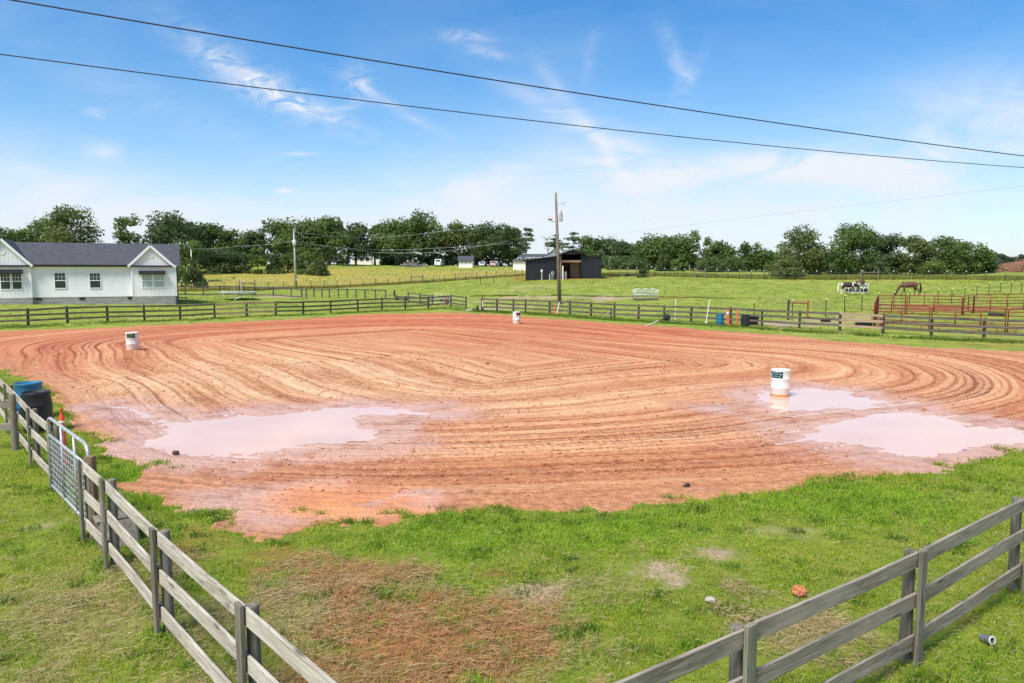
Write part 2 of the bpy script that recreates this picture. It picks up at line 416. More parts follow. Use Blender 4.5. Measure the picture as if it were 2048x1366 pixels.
FARP = [(1080,556,62,4,0,.8),(1170,556,55,5,0,1.),(1120,594,110,3,2,.8),(1215,596,60,5,2,1.),(1010,597,70,3.5,2,.8),(1340,597,60,2.5,0,.6),(560,593,40,4,2,.8),(980,616,60,5,2,.7),(1890,617,130,7,0,.95),(1985,655,110,8,0,.75),(1560,648,70,7,2,.8),
    (1650,642,70,7,2,.7),(1740,640,60,12,2,.5),(1700,665,40,3,2,.4),(1060,580,60,2,2,.35),(1085,572,90,3,2,.3),(1250,640,130,5,3,.8),(1420,655,60,6,3,.7),(1980,690,90,8,0,.3),(500,612,140,6,3,.5),(150,625,170,8,3,.3),(150,612,200,3,3,.6)]
for (px, py, rx, ry, k_, s_) in FARP:
    c = at(px, py); e = at(px+rx, py); f1 = at(px, py-ry); f2 = at(px, py+ry)
    _SW.append((c.x, (f1.y+f2.y)/2, (e-c).length, max(.4, (f1.y-f2.y)/2), k_, s_))
MEADOW = poly_world([(346,583),(450,581.5),(600,578),(702,575),(752,572),(823,567),(911,562),(1000,556),(1056,553),(1056,541),(960,541),(860,541.5),(760,537),(600,537),(500,540),(346,541)])
STRIP = poly_world([(1205,551),(1350,553.5),(1480,557.5),(1540,559),(1700,560),(1850,560),(2048,561),(2400,562),(2400,551),(2048,552),(1850,552.5),(1700,553),(1560,553),(1480,549.5),(1350,547),(1205,546.5)])
def ground_mix(x, y):                                  # dirt, straw, tan, lush weights
    w = np.zeros((4, len(x)))
    n = (fbm(x*.9, y*.9, 51)-.5)*1.6+(fbm(x*3.2, y*3.2, 53)-.5)*1.7+(fbm(x*9, y*9, 55)-.5)*.9
    for cx, cy, rx, ry, k_, s_ in _SW:
        q = np.sqrt(((x-cx)/rx)**2+((y-cy)/ry)**2)+n*.8
        w[k_] = np.maximum(w[k_], s_*(1-sstep(.25, 1.35, q)))
    return w
def meadow_w(x, y):
    P = np.stack([x, y], 1)
    return 1-sstep(-1.0, 1.5, sdist(P, MEADOW)), 1-sstep(-.6, .8, sdist(P, STRIP))
def lumps_z(x, y):
    near = 1-sstep(25, 60, np.sqrt(x*x+y*y))
    far = sstep(75, 95, y)
    return near*((fbm(x*1.3, y*1.3, 61)-.5)*.10+(fbm(x*5, y*5, 63)-.5)*.045)+(fbm(x*.16, y*.16, 65)-.5)*.35*sstep(62, 80, y)+far*(fbm(x*.6, y*.6, 67)-.5)*.10
MND = at(700, 1205)
def terrain_z(x, y, sd=None):
    z = gz(x, y)+lumps_z(x, y)
    z = z+.16*np.exp(-(((x-MND.x)/.38)**2+((y-MND.y)/.32)**2))
    if sd is None: sd = sdist(np.stack([x, y], 1), ARENA)
    inn = sstep(0.0, 1.0, -sd)
    rim = np.exp(-((sd-.25)/.4)**2)*.02
    z = z*(1-(1-sstep(-2.5, .6, sd))*0)+rim
    return np.where(sd < 1.5, z*sstep(-.5, 1.5, sd)*.999, z)-inn*.4
# ------------------------------------------------------------------ one ground sheet to the horizon
ang = np.concatenate([np.radians(np.arange(-180, -62, 4.0)), np.radians(np.arange(-62, 62, .22)), np.radians(np.arange(62, 181, 4.0))])
rad = np.concatenate([[.02, .6, 1.4], np.geomspace(2.4, 30, 330), np.geomspace(30.3, 220, 330), np.geomspace(226, 3000, 40)])
A, R = np.meshgrid(ang, rad, indexing='ij'); X = (R*np.sin(A)).ravel(); Y = (R*np.cos(A)).ravel()
sd = sdist(np.stack([X, Y], 1), ARENA)
Z = terrain_z(X, Y, sd)
n, m = A.shape
i, j = np.meshgrid(np.arange(n-1), np.arange(m-1), indexing='ij')
Q = np.stack([i*m+j, i*m+j+1, (i+1)*m+j+1, (i+1)*m+j], -1).reshape(-1, 4)
me = quads_np('ground', np.stack([X, Y, Z], 1), Q, True)
w = ground_mix(X, Y); mw, sw = meadow_w(X, Y)
col_attr(me, 'mixa', np.stack([w[0], w[1], w[2], w[3]], 1))
col_attr(me, 'mixb', np.stack([np.maximum(mw, sw*.75), sw, sstep(14, 40, R.ravel()), np.ones_like(X)], 1))
def f_ground(t, b):
    p = t.pos(); a = t.attr('mixa'); c = t.sep(a.outputs['Vector']); bb = t.sep(t.attr('mixb').outputs['Vector'])
    n1 = t.noise(p, .35, 5, .6); n2 = t.noise(p, 2.6, 5, .65); n3 = t.noise(p, 22, 3, .6); n4 = t.noise(p, .11, 3, .5, .6)
    near = t.mix(t.ramp(n2, [(.35, 0), (.65, 1)]), (.11,.165,.012), (.20,.235,.026))
    near = t.mix(t.math('MULTIPLY', t.ramp(n3, [(.45, 0), (.75, 1)]), .5), near, (.22,.19,.06))
    far = t.mix(t.ramp(n1, [(.33, 0), (.66, 1)]), (.20,.255,.030), (.285,.315,.055))
    far = t.mix(t.math('MULTIPLY', t.ramp(n2, [(.5, 0), (.72, 1)]), .55), far, (.115,.17,.022))
    far = t.mix(t.math('MULTIPLY', t.ramp(n4, [(.5, 0), (.68, 1)]), .45), far, (.31,.285,.085))
    n5 = t.noise(p, .8, 6, .72)
    far = t.mix(t.math('MULTIPLY', t.ramp(n5, [(.50, 0), (.62, 1)]), .75), far, (.105,.15,.022))
    far = t.mix(t.math('MULTIPLY', t.ramp(n5, [(.30, 1), (.42, 0)]), .5), far, (.36,.36,.10))
    col = t.mix(bb[2], near, far)
    mea = t.mix(t.ramp(n1, [(.3, 0), (.7, 1)]), (.38,.30,.07), (.30,.28,.055))
    mea = t.mix(t.math('MULTIPLY', t.ramp(n4, [(.5, 0), (.62, 1)]), .7), mea, (.22,.27,.042))
    mea = t.mix(t.math('MULTIPLY', t.ramp(t.noise(p, 1.3, 4, .6), [(.5, 0), (.7, 1)]), .5), mea, (.42,.32,.10))
    col = t.mix(bb[0], col, mea)
    lush = t.mix(t.ramp(n2, [(.3, 0), (.7, 1)]), (.12,.215,.012), (.19,.29,.02))
    col = t.mix(t.math('MULTIPLY', a.outputs['Alpha'], .85), col, lush)
    straw = t.mix(t.ramp(n3, [(.3, 0), (.7, 1)]), (.15,.11,.05), (.36,.27,.14))
    col = t.mix(t.math('MULTIPLY', c[1], .85), col, straw)
    dirt = t.mix(t.ramp(t.noise(p, 9, 5, .65), [(.36, 0), (.66, 1)]), (.15,.045,.018), (.38,.15,.062))
    col = t.mix(t.math('MULTIPLY', c[0], .9), col, dirt)
    tan = t.mix(t.ramp(n3, [(.3, 0), (.7, 1)]), (.30,.21,.13), (.47,.36,.25))
    col = t.mix(c[2], col, tan)
    t.l.new(col, b.inputs['Base Color'])
    h = t.math('ADD', t.math('MULTIPLY', n3, .6), t.math('MULTIPLY', n2, .8))
    bump(t, b, h, .55, .08)
M['ground'] = material('grass and soil', f_ground, rough=.95, spec=.15)
tag(add('ground', me, M['ground']), 'green pasture ground around and beyond the dirt riding arena', 'ground', kind='structure')
# ------------------------------------------------------------------ the riding arena, a sheet of rutted red dirt
ang = np.arctan(np.linspace(-1.02, .86, 1060)); dist = np.geomspace(7.6, 82, 640)
A, R = np.meshgrid(ang, dist, indexing='ij'); X = (R*np.tan(A)).ravel(); Y = R.ravel()
sd, r_, s_, h, wet, psd, gro, bnd, lgs = arena_fields(X, Y)
Z = h-sstep(-.12, .5, sd)*.24+np.exp(-((sd+.5)/.45)**2)*.02
n, m = A.shape
i, j = np.meshgrid(np.arange(n-1), np.arange(m-1), indexing='ij')
Q = np.stack([i*m+j, i*m+j+1, (i+1)*m+j+1, (i+1)*m+j], -1).reshape(-1, 4)
keep = (sd[Q] < .7).any(1); Q = Q[keep]
used = np.unique(Q); rm = np.zeros(len(X), np.int64); rm[used] = np.arange(len(used))
me = quads_np('dirt_arena', np.stack([X, Y, Z], 1)[used], rm[Q], True)
px_, py_ = W2P(X, Y)
red = np.maximum(sstep(32, 54, Y+(fbm(X*.12, Y*.12, 71)-.5)*22+X*.10), .75*sstep(10, 22, -X+(fbm(X*.2, Y*.2, 73)-.5)*14)*sstep(20, 30, Y))
orange = np.exp(-(((px_-690)/165)**4+((py_-1003)/36)**4))*sstep(.36, .52, fbm(X*.9, Y*.9, 75)+.06)
pale = np.clip(np.exp(-(((px_-420)/330)**2+((py_-785)/42)**2))+.75*np.exp(-(((px_-700)/420)**2+((py_-740)/45)**2))+.55*np.exp(-(((px_-1000)/380)**2+((py_-800)/50)**2)), 0, 1)
edge = 1-sstep(.3, 2.2, -sd)
col_attr(me, 'mixa', np.stack([wet, red, orange, pale], 1)[used])
hh = np.clip(.5+(h)/.09, 0, 1)
col_attr(me, 'mixb', np.stack([hh, edge, np.clip(1-np.abs(psd+.1)/1.2, 0, 1), np.ones_like(hh)], 1)[used])
vec_attr(me, 'marks', np.stack([gro, bnd, lgs], 1)[used])
vec_attr(me, 'lane', np.stack([r_, s_, np.zeros_like(r_)], 1)[used])
def f_arena(t, b):
    p = t.pos(); a = t.attr('mixa'); c = t.sep(a.outputs['Vector']); bb = t.sep(t.attr('mixb').outputs['Vector'])
    ln = t.attr('lane').outputs['Vector']; rs = t.sep(ln)
    wob = t.noise(p, .9, 3, .6)
    lr = t.new('ShaderNodeCombineXYZ', {0: t.math('ADD', rs[0], t.math('MULTIPLY', wob, .25)), 1: rs[1], 2: 0.0}).outputs[0]
    n1 = t.noise(t.vmul(lr, (.75, .035, 1)), 1, 4, .62)
    n2 = t.noise(t.vmul(lr, (3.2, .09, 1)), 1, 4, .6)
    n3 = t.noise(t.vmul(lr, (11., .5, 1)), 1, 3, .6)
    iso = t.noise(p, 6.5, 6, .68); iso2 = t.noise(p, 1.0, 5, .6); fine = t.noise(p, 34, 3, .6)
    tone = t.math('ADD', t.math('ADD', t.math('MULTIPLY', n1, .40), t.math('MULTIPLY', n2, .32)), t.math('ADD', t.math('MULTIPLY', n3, .20), t.math('MULTIPLY', iso, .34)))
    tone = t.math('ADD', tone, t.math('MULTIPLY', t.math('SUBTRACT', bb[0], .5), .22))
    dry = t.ramp(tone, [(.43, (.13,.040,.016)), (.52, (.27,.10,.044)), (.60, (.39,.175,.088)), (.68, (.47,.25,.138)), (.78, (.56,.37,.23))])
    rdd = t.ramp(tone, [(.44, (.14,.028,.012)), (.54, (.25,.060,.027)), (.62, (.34,.100,.047)), (.72, (.46,.20,.105))])
    pal = t.ramp(tone, [(.43, (.14,.058,.026)), (.53, (.29,.14,.068)), (.61, (.44,.28,.16)), (.72, (.60,.47,.32))])
    col = t.mix(t.math('MULTIPLY', c[1], .92), dry, rdd)
    col = t.mix(t.math('MULTIPLY', a.outputs['Alpha'], .62), col, pal)
    org = t.ramp(iso2, [(.35, (.50,.20,.07)), (.6, (.74,.29,.085))])
    mud = t.ramp(t.math('ADD', t.math('MULTIPLY', iso2, .5), t.math('MULTIPLY', iso, .5)), [(.38, (.23,.10,.06)), (.5, (.38,.20,.145)), (.62, (.49,.31,.25))])
    col = t.mix(t.math('MULTIPLY', c[0], .78), col, mud)
    sh = t.math('MULTIPLY', t.ramp(c[0], [(.5, 0), (.9, 1)]), t.ramp(iso2, [(.30, 0), (.52, 1)]))
    col = t.mix(t.math('MULTIPLY', sh, .8), col, (.52,.36,.32))
    edg = t.ramp(iso, [(.35, (.25,.11,.055)), (.65, (.47,.265,.15))])
    col = t.mix(t.math('MULTIPLY', t.math('MULTIPLY', bb[1], t.math('SUBTRACT', 1.0, c[0])), .6), col, edg)
    col = t.mix(t.math('MULTIPLY', c[2], t.ramp(iso, [(.28, .35), (.5, .85)])), col, org)
    sp = t.ramp(t.noise(p, 9, 5, .75), [(.57, 0), (.66, 1)])
    col = t.mix(t.math('MULTIPLY', sp, .5), col, (.12,.05,.028))
    sp2 = t.ramp(t.noise(t.vmul(p, (1, 1, 1), (7, 3, 1)), 4.5, 5, .75), [(.62, 0), (.70, 1)])
    col = t.mix(t.math('MULTIPLY', sp2, .35), col, (.17,.08,.045))
    mk = t.sep(t.attr('marks').outputs['Vector'])
    dryf = t.math('SUBTRACT', 1.0, t.math('MULTIPLY', c[0], .8))
    col = t.mix(t.math('MULTIPLY', t.math('MULTIPLY', mk[1], dryf), t.math('MULTIPLY', t.ramp(iso, [(.3, .2), (.58, 1)]), .62)), col, t.mix(c[1], (.62,.45,.29), (.50,.23,.125)))
    col = t.mix(t.math('MULTIPLY', mk[0], t.ramp(iso, [(.3, 1), (.62, .3)])), col, t.mix(c[1], (.135,.055,.027), (.13,.034,.017)))
    # tyre tread: slanted lug marks in some lanes
    ph = t.math('ADD', t.math('MULTIPLY', rs[1], 40.0), t.math('ADD', t.math('MULTIPLY', rs[0], 14.0), t.math('MULTIPLY', iso, 4.0)))
    lug = t.ramp(t.math('SINE', ph), [(.45, 0), (.75, 1)])
    tread = t.math('MULTIPLY', t.math('MULTIPLY', lug, t.math('ADD', t.math('MULTIPLY', mk[1], .75), t.math('MULTIPLY', mk[0], .6))), t.math('MULTIPLY', mk[2], t.ramp(iso2, [(.40, .0), (.54, 1)])))
    tread = t.math('MULTIPLY', tread, dryf)
    col = t.mix(t.math('MULTIPLY', tread, .62), col, (.18,.078,.038))
    col = t.mix(1.0, col, (1.27,1.10,.94), 'MULTIPLY')
    t.l.new(col, b.inputs['Base Color'])
    ro = t.math('SUBTRACT', .88, t.math('ADD', t.math('MULTIPLY', t.math('MULTIPLY', c[0], t.ramp(iso2, [(.35, .75), (.62, .35)])), .6), t.math('MULTIPLY', sh, .3)))
    t.l.new(ro, b.inputs['Roughness'])
    hgt = t.math('ADD', t.math('ADD', t.math('MULTIPLY', n3, .5), t.math('MULTIPLY', iso, .9)), t.math('SUBTRACT', t.math('MULTIPLY', fine, .25), t.math('MULTIPLY', tread, .55)))
    hgt = t.math('ADD', hgt, t.math('MULTIPLY', n2, .9))
    bump(t, b, hgt, 1.0, .07)
M['arena'] = material('rutted red dirt', f_arena, rough=.85, spec=.35)
tag(add('dirt_arena', me, M['arena']), 'red dirt riding arena floor with curved tyre ruts and wet patches', 'arena floor', kind='structure')
# ------------------------------------------------------------------ puddles of muddy water lying in the dips
def f_puddle(t, b):
    p = t.pos()
    n = t.noise(p, .5, 3, .5)
    t.l.new(t.ramp(n, [(.3, (.66,.41,.305)), (.7, (.72,.47,.36))]), b.inputs['Base Color'])
    bump(t, b, t.noise(t.vmul(p, (1, 2.2, 1)), 5, 2, .5), .02, .01)
M['puddle'] = material('muddy water', f_puddle, rough=.06, spec=.30)
for kz, (poly, lab) in enumerate(zip(PUD, ('wide pinkish mud puddle with a small dark clod, nearest the metal gate', 'pale puddle round the foot of the standing white barrel', 'largest pink mud puddle, by the lush grass on the arena edge'))):
    lo = poly.min(0)-1.2; hi = poly.max(0)+1.2
    c = poly.mean(0); vs = []
    gx, gy = np.meshgrid(np.linspace(lo[0], hi[0], 40), np.linspace(lo[1], hi[1], 40), indexing='ij')
    P = np.stack([gx.ravel(), gy.ravel()], 1); ins = (sdist(P, poly) < .9) & (edge_sd(P[:, 0], P[:, 1]) < -.3)
    idx = np.arange(1600).reshape(40, 40)
    Qp = np.stack([idx[:-1, :-1], idx[1:, :-1], idx[1:, 1:], idx[:-1, 1:]], -1).reshape(-1, 4)
    Qp = Qp[ins[Qp].all(1)]; used = np.unique(Qp); rm = np.zeros(1600, int); rm[used] = np.arange(len(used))
    V = np.column_stack([P, np.full(1600, PZ+(0, .004, -.004)[kz])])[used]
    tag(add('puddle_water', quads_np('puddle_water', V, rm[Qp]), M['puddle']), lab, 'puddle', kind='structure')
lo = SHAL[0].min(0)-.3; hi = SHAL[0].max(0)+.3

# crumbs and clods thrown up along the ruts
rg = np.random.RandomState(44); Nc = 80000
d = 9.5*(34/9.5)**rg.rand(Nc); x = (rg.rand(Nc)*2-1)*.78*d; sd, r_, s_, h, wet, psd, gro, bnd, lgs = arena_fields(x, d)
k = (sd < -.1) & (psd > .15) & (rg.rand(Nc) < .55*np.clip(.10+1.6*gro+.5*np.clip(fbm(x*1.7, d*1.7, 49)-.48, 0, 1)*4, 0, 1)*(1-.6*wet)); x, d, h, wet = x[k], d[k], h[k], wet[k]; Nc = len(x)
sz = (.008+.022*rg.rand(Nc)**3)*(1+d*.018); O = np.array([(1,0,0),(0,1,0),(-1,0,0),(0,-1,0),(0,0,.75),(0,0,-.75)], float)
V = (O[None]*(.7+.6*rg.rand(Nc, 6, 1)))*sz[:, None, None]*np.stack([1+.6*rg.rand(Nc), .8+.4*rg.rand(Nc), np.full(Nc, .8)], 1)[:, None, :]+np.stack([x, d, h+sz*.35], 1)[:, None, :]
T8 = np.array([(0,1,4),(1,2,4),(2,3,4),(3,0,4),(1,0,5),(2,1,5),(3,2,5),(0,3,5)])
F = (np.arange(Nc)[:, None, None]*6+T8[None]).reshape(-1, 3)
me = mesh_np('soil_clods', V.reshape(-1, 3), F.ravel(), np.arange(len(F))*3, np.full(len(F), 3), True)
q = rg.rand(Nc, 1); col_attr(me, 'tint', np.repeat(np.array([[.33,.135,.058]])*(1-q)+np.array([[.56,.28,.135]])*q, 6, 0))
def f_clod(t, b): t.l.new(t.attr('tint').outputs['Color'], b.inputs['Base Color'])
tag(add('soil_clods', me, material('soil crumbs', f_clod, rough=.95, spec=.15)), 'loose red soil crumbs scattered along the arena ruts', 'soil crumbs', kind='stuff')
# ================================================================== grass blades and straw (nobody could count them)
def f_blade(t, b):
    a = t.attr('tint'); t.l.new(a.outputs['Color'], b.inputs['Base Color'])
    tr = t.new('ShaderNodeBsdfTranslucent'); t.l.new(a.outputs['Color'], tr.inputs['Color'])
    mx = t.new('ShaderNodeMixShader', {0: .45}); t.l.new(b.outputs[0], mx.inputs[1]); t.l.new(tr.outputs[0], mx.inputs[2])
    out = [q for q in t.n if q.type == 'OUTPUT_MATERIAL'][0]; t.l.new(mx.outputs[0], out.inputs[0])
M['blade'] = material('plant blades', f_blade, rough=.7, spec=.25)
def blades(name, P, hgt, wid, lean, tint, label, cat, flat=False, rs=1):
    rg = np.random.RandomState(rs); N = len(P)
    yaw = rg.rand(N)*2*PI; la = rg.rand(N)*2*PI
    side = np.stack([np.cos(yaw), np.sin(yaw), np.zeros(N)], 1)*(wid/2)[:, None]
    ld = np.stack([np.cos(la), np.sin(la), np.zeros(N)], 1)
    if flat:                                            # long stalks lying nearly flat
        up = np.stack([np.zeros(N), np.zeros(N), rg.rand(N)*.12+.015], 1)
        base = P+up*.3; mid = base+ld*(hgt*.5)[:, None]+np.array([0, 0, .03])*rg.rand(N)[:, None]; tip = base+ld*hgt[:, None]+np.array([0, 0, .012])
        side = np.stack([-ld[:, 1], ld[:, 0], np.full(N, .6)], 1)*(wid/2)[:, None]
    else:
        base = P-np.array([0, 0, .012])
        mid = base+np.array([0, 0, .62])*hgt[:, None]+ld*(hgt*lean*.35)[:, None]
        tip = base+np.stack([np.zeros(N), np.zeros(N), np.maximum(.25, 1-lean*.45)], 1)*hgt[:, None]+ld*(hgt*lean)[:, None]
    V = np.stack([base-side, base+side, mid+side*.8, mid-side*.8, tip], 1).reshape(-1, 3)
    k0 = np.arange(N)*5
    loops = np.stack([k0, k0+1, k0+2, k0+3, k0+3, k0+2, k0+4], 1).ravel()
    starts = np.stack([np.arange(N)*7, np.arange(N)*7+4], 1).ravel(); tot = np.tile([4, 3], N)
    me = mesh_np(name, V, loops, starts, tot)
    col_attr(me, 'tint', np.repeat(tint, 5, 0))
    return tag(add(name, me, M['blade']), label, cat, kind='stuff')
def scatter(N, d0, d1, p, amax, seed):
    rg = np.random.RandomState(seed); u = rg.rand(N); q = p+1
    d = (d0**q+u*(d1**q-d0**q))**(1/q) if abs(q) > 1e-6 else d0*(d1/d0)**u
    x = (rg.rand(N)*2-1)*(amax*d+.8)
    return x, d, rg
EXC = sdist
def tints(c1, c2, mixv, jit, rg):
    c = np.array(c1)*(1-mixv[:, None])+np.array(c2)*mixv[:, None]
    return np.clip(c*(1+(rg.rand(len(mixv), 1)-.5)*jit), 0, 1)
def place(x, y, sd): return np.stack([x, y, terrain_z(x, y, sd)], 1)
# short lawn
x, y, rg = scatter(520000, 3.0, 30, -.6, .80, 11)
sd = edge_sd(x, y)
w = ground_mix(x, y)
cl = fbm(x*2.2, y*2.2, 81); cl2 = fbm(x*.7, y*.7, 83); c3 = vnoise(x*7, y*7, 84)
dens = np.clip((.25+1.9*(cl-.28))*(1-.86*w[0])*(1-.9*w[2])*(1-.45*w[1])+.75*w[3], .015, 1)
k = (sd > -.02) & (rg.rand(len(x)) < dens)
x, y, sd, cl, cl2, c3 = x[k], y[k], sd[k], cl[k], cl2[k], c3[k]; w = w[:, k]; N = len(x)
green = tints((.21,.32,.018), (.36,.45,.034), np.clip((cl2-.3)*2.4, 0, 1), .5, rg)
lush = tints((.165,.29,.020), (.30,.45,.032), np.clip((cl-.3)*2.4, 0, 1), .45, rg)
dryc = tints((.38,.33,.07), (.54,.45,.15), rg.rand(N), .4, rg)
tint = green*(1-w[3][:, None])+lush*w[3][:, None]
left = ((x < -.6*y+.8) | (x > .55*y)) & (y < 11)
pd = np.clip(.05+.55*w[1]+.25*w[0]+(c3-.55)*.5+(fbm(x*1.6, y*.9, 87)-.5)*1.1+left*.10-.3*w[3], 0, .92)
dr = rg.rand(N) < pd
tint = np.where(dr[:, None], dryc, tint)
hgt = (.030+.045*rg.rand(N)+.05*np.clip(cl-.5, 0, 1)+.03*w[3])*(1+.25*(y > 11))
edge = np.exp(-((sd-.25)/.35)**2); hgt = hgt*(1+.7*edge*rg.rand(N))
blades('grass', place(x, y, sd), hgt, .0036+.00058*y, .35+.75*rg.rand(N), tint, 'short green lawn grass on the arena edge and outside the board fences', 'grass', rs=1)
# tufts: taller rosettes here and there
rgt = np.random.RandomState(17); cx, cy, _ = scatter(1100, 3.4, 17, .1, .75, 18)
sdc = edge_sd(cx, cy); wc = ground_mix(cx, cy)
k = (sdc > -.25) & (rgt.rand(len(cx)) < .35+.5*wc[3]+.6*np.exp(-((sdc-.4)/.5)**2)-.45*wc[0]); cx, cy = cx[k], cy[k]
extra = [at(px, py) for px, py in [(645,1030),(770,1030),(800,1028),(420,1030),(440,1032),(395,1026),(300,1020),(890,1040),(930,1042),(985,1048),(1030,1046),(690,1190),(760,1195),(880,1040),(600,1022),(320,1098),(760,1250),(640,1290),(900,1260),(560,1180),(950,1300),(820,1200),(700,1330),(860,1340),(600,1150),(520,1130),(930,1180),(990,1230),(1040,1320),(780,1170)]+[(bx+dx_, by+dy_) for bx, by in ((490,1400),(314,1276),(209,1130),(167,1070),(98,981),(64,928),(1500,1480),(1842,1364),(2046,1205),(225,1120),(335,1262)) for dx_, dy_ in ((-9,3),(10,-4),(2,8))]]
cx = np.concatenate([cx, [p.x for p in extra]]); cy = np.concatenate([cy, [p.y for p in extra]])
nb = 46; x = (cx[:, None]+rgt.randn(len(cx), nb)*.055*(1+rgt.rand(len(cx), 1)*1.4)).ravel(); y = (cy[:, None]+rgt.randn(len(cx), nb)*.06).ravel(); N = len(x)
tc = np.repeat(rgt.rand(len(cx)), nb)
tint = tints((.055,.13,.012), (.28,.46,.03), tc, .45, rgt)
blades('grass_tufts', place(x, y, sdist(np.stack([x, y], 1), ARENA)*0+2), .055+.10*rgt.rand(N), .005+.0006*y, .5+.8*rgt.rand(N), tint, 'taller bright green grass tufts along the dirt edge', 'grass tufts', rs=3)
# dry straw lying in the corner
x, y, rg = scatter(340000, 3.0, 13, -.45, .8, 23); w = ground_mix(x, y)
sd = edge_sd(x, y)
hq = fbm(x*2.4, y*2.4, 89)
left = ((x < -.6*y+.8) | (x > .55*y))
k = (sd > .05) & (rg.rand(len(x)) < np.clip(w[1]*(.45+2.4*np.clip(hq-.35, 0, 1))+.05+left*.10*np.clip((hq-.42)*5, 0, 1.5), 0, 1))
x, y, sd = x[k], y[k], sd[k]; w = w[:, k]; N = len(x)
tint = tints((.36,.27,.13), (.62,.50,.28), rg.rand(N), .35, rg)
redd = tints((.42,.20,.08), (.68,.40,.18), rg.rand(N), .35, rg)
tint = np.where((rg.rand(N) < w[0]*.8)[:, None], redd, tint)
P = place(x, y, sd); P[:, 2] += .035*rg.rand(N)
blades('dry_straw_leaves', P, (.045+.24*rg.rand(N)**2.0)*(.5+.5*np.clip(w[1]*1.6, 0, 1)), .0022+.00038*y, None, tint, 'dry cut straw lying over the red soil in the arena corner', 'straw', flat=True, rs=5)
# tall unmown grass along the wire fences and in the meadow
def strip_points(px_pts, n, seed, spread):
    rg = np.random.RandomState(seed); P = np.array([at(*q).xy for q in px_pts]); L = np.r_[0, np.cumsum(np.linalg.norm(np.diff(P, axis=0), axis=1))]
    s = rg.rand(n)*L[-1]; return np.interp(s, L, P[:, 0])+rg.randn(n)*.1, np.interp(s, L, P[:, 1])+rg.rand(n)*spread, rg
xs = []; ys = []
for pts, n, sp in (([(346,584),(450,582),(600,578),(702,575),(752,572),(823,567),(911,562),(1000,556),(1050,553)], 22000, 2.2), ([(1210,552),(1350,553.5),(1480,557.5),(1540,559),(1700,560),(1850,560),(2048,561),(2200,562)], 34000, 5.0)):
    a_, b_, rg = strip_points(pts, n, 31+n, sp); xs.append(a_); ys.append(b_)
rg = np.random.RandomState(5)
lo, hi = MEADOW.min(0), MEADOW.max(0); x0 = lo[0]+rg.rand(90000)*(hi[0]-lo[0]); y0 = lo[1]+rg.rand(90000)*(hi[1]-lo[1])
k = (sdist(np.stack([x0, y0], 1), MEADOW) < 0) & (rg.rand(90000) < .10); xs.append(x0[k]); ys.append(y0[k])
x = np.concatenate(xs); y = np.concatenate(ys); N = len(x); rg = np.random.RandomState(9)
isr = np.zeros(N, bool); isr[22000:56000] = True
mv = np.clip(fbm(x*.3, y*.3, 93)*1.6-.3+(rg.rand(N)-.5)*.5, 0, 1)
tint = np.where(isr[:, None], tints((.20,.26,.035), (.36,.35,.075), mv, .4, rg), tints((.27,.28,.055), (.46,.36,.10), mv, .3, rg))
blades('meadow_grass', np.stack([x, y, terrain_z(x, y, np.full(N, 9.))], 1), .16+.34*rg.rand(N)+.18*isr, .035+.035*rg.rand(N), .25+.4*rg.rand(N), tint, 'tall yellow unmown grass in the meadow and under the far wire fence', 'meadow grass', rs=7)
# rough grass under the back board fences
xs = []; ys = []
for pts, n, sp in (([(-150,660),(0,655),(135,650),(361,641),(552,632),(764,622),(900,616),(960,622),(1050,627)], 14000, -2.2), ([(950,592),(1060,594.5),(1130,592.5),(1250,594),(1400,597),(1480,598)], 9000, -.5), ([(960,622),(1051,627),(1182,636),(1328,645),(1461,652),(1599,662),(1767,672),(1970,682),(2200,690)], 26000, -1.6)):
    a_, b_, rg = strip_points(pts, n, 77+n, .4); q = rg.rand(n); xs.append(a_-q*.6); ys.append(b_+q*sp+.5)
x = np.concatenate(xs); y = np.concatenate(ys); N = len(x); rg = np.random.RandomState(19); sd = sdist(np.stack([x, y], 1), ARENA)
k = (sd > .05) & (rg.rand(N) < np.clip((fbm(x*.8, y*.8, 95)-.25)*2.2, .05, 1)); x, y, sd = x[k], y[k], sd[k]; N = len(x)
mv = np.clip(fbm(x*.6, y*.6, 97)*1.7-.35, 0, 1)
tint = tints((.08,.165,.016), (.22,.29,.042), mv, .5, rg)
blades('verge_grass', place(x, y, sd), .08+.16*rg.rand(N)*(.4+mv), .022+.02*rg.rand(N), .4+.6*rg.rand(N), tint, 'rough green grass growing under the far board fences', 'verge grass', rs=9)

# pasture tufts in the middle distance
rg = np.random.RandomState(61); x0 = -75+rg.rand(150000)*150; y0 = 45+rg.rand(150000)*70; P2 = np.stack([x0, y0], 1)
w = ground_mix(x0, y0); cl = fbm(x0*.55, y0*.55, 101)*.6+fbm(x0*2, y0*2, 103)*.4
k = (np.abs(x0) < .80*y0) & (sdist(P2, ARENA) > 1.5) & (sdist(P2, MEADOW) > 0) & (cl > .52) & (w[0] < .4) & (w[2] < .5) & (rg.rand(150000) < .5); x, y, cl = x0[k], y0[k], cl[k]; N = len(x)
tint = tints((.17,.235,.03), (.29,.33,.06), np.clip((rg.rand(N)-.2)+.3*(cl-.5), 0, 1), .4, rg)
blades('pasture_grass', np.stack([x, y, terrain_z(x, y, np.full(N, 9.))], 1), .05+.13*rg.rand(N), .05+.05*rg.rand(N), .5+.7*rg.rand(N), tint, 'uneven grazed pasture tufts between the arena and the wire fences', 'pasture grass', rs=63)
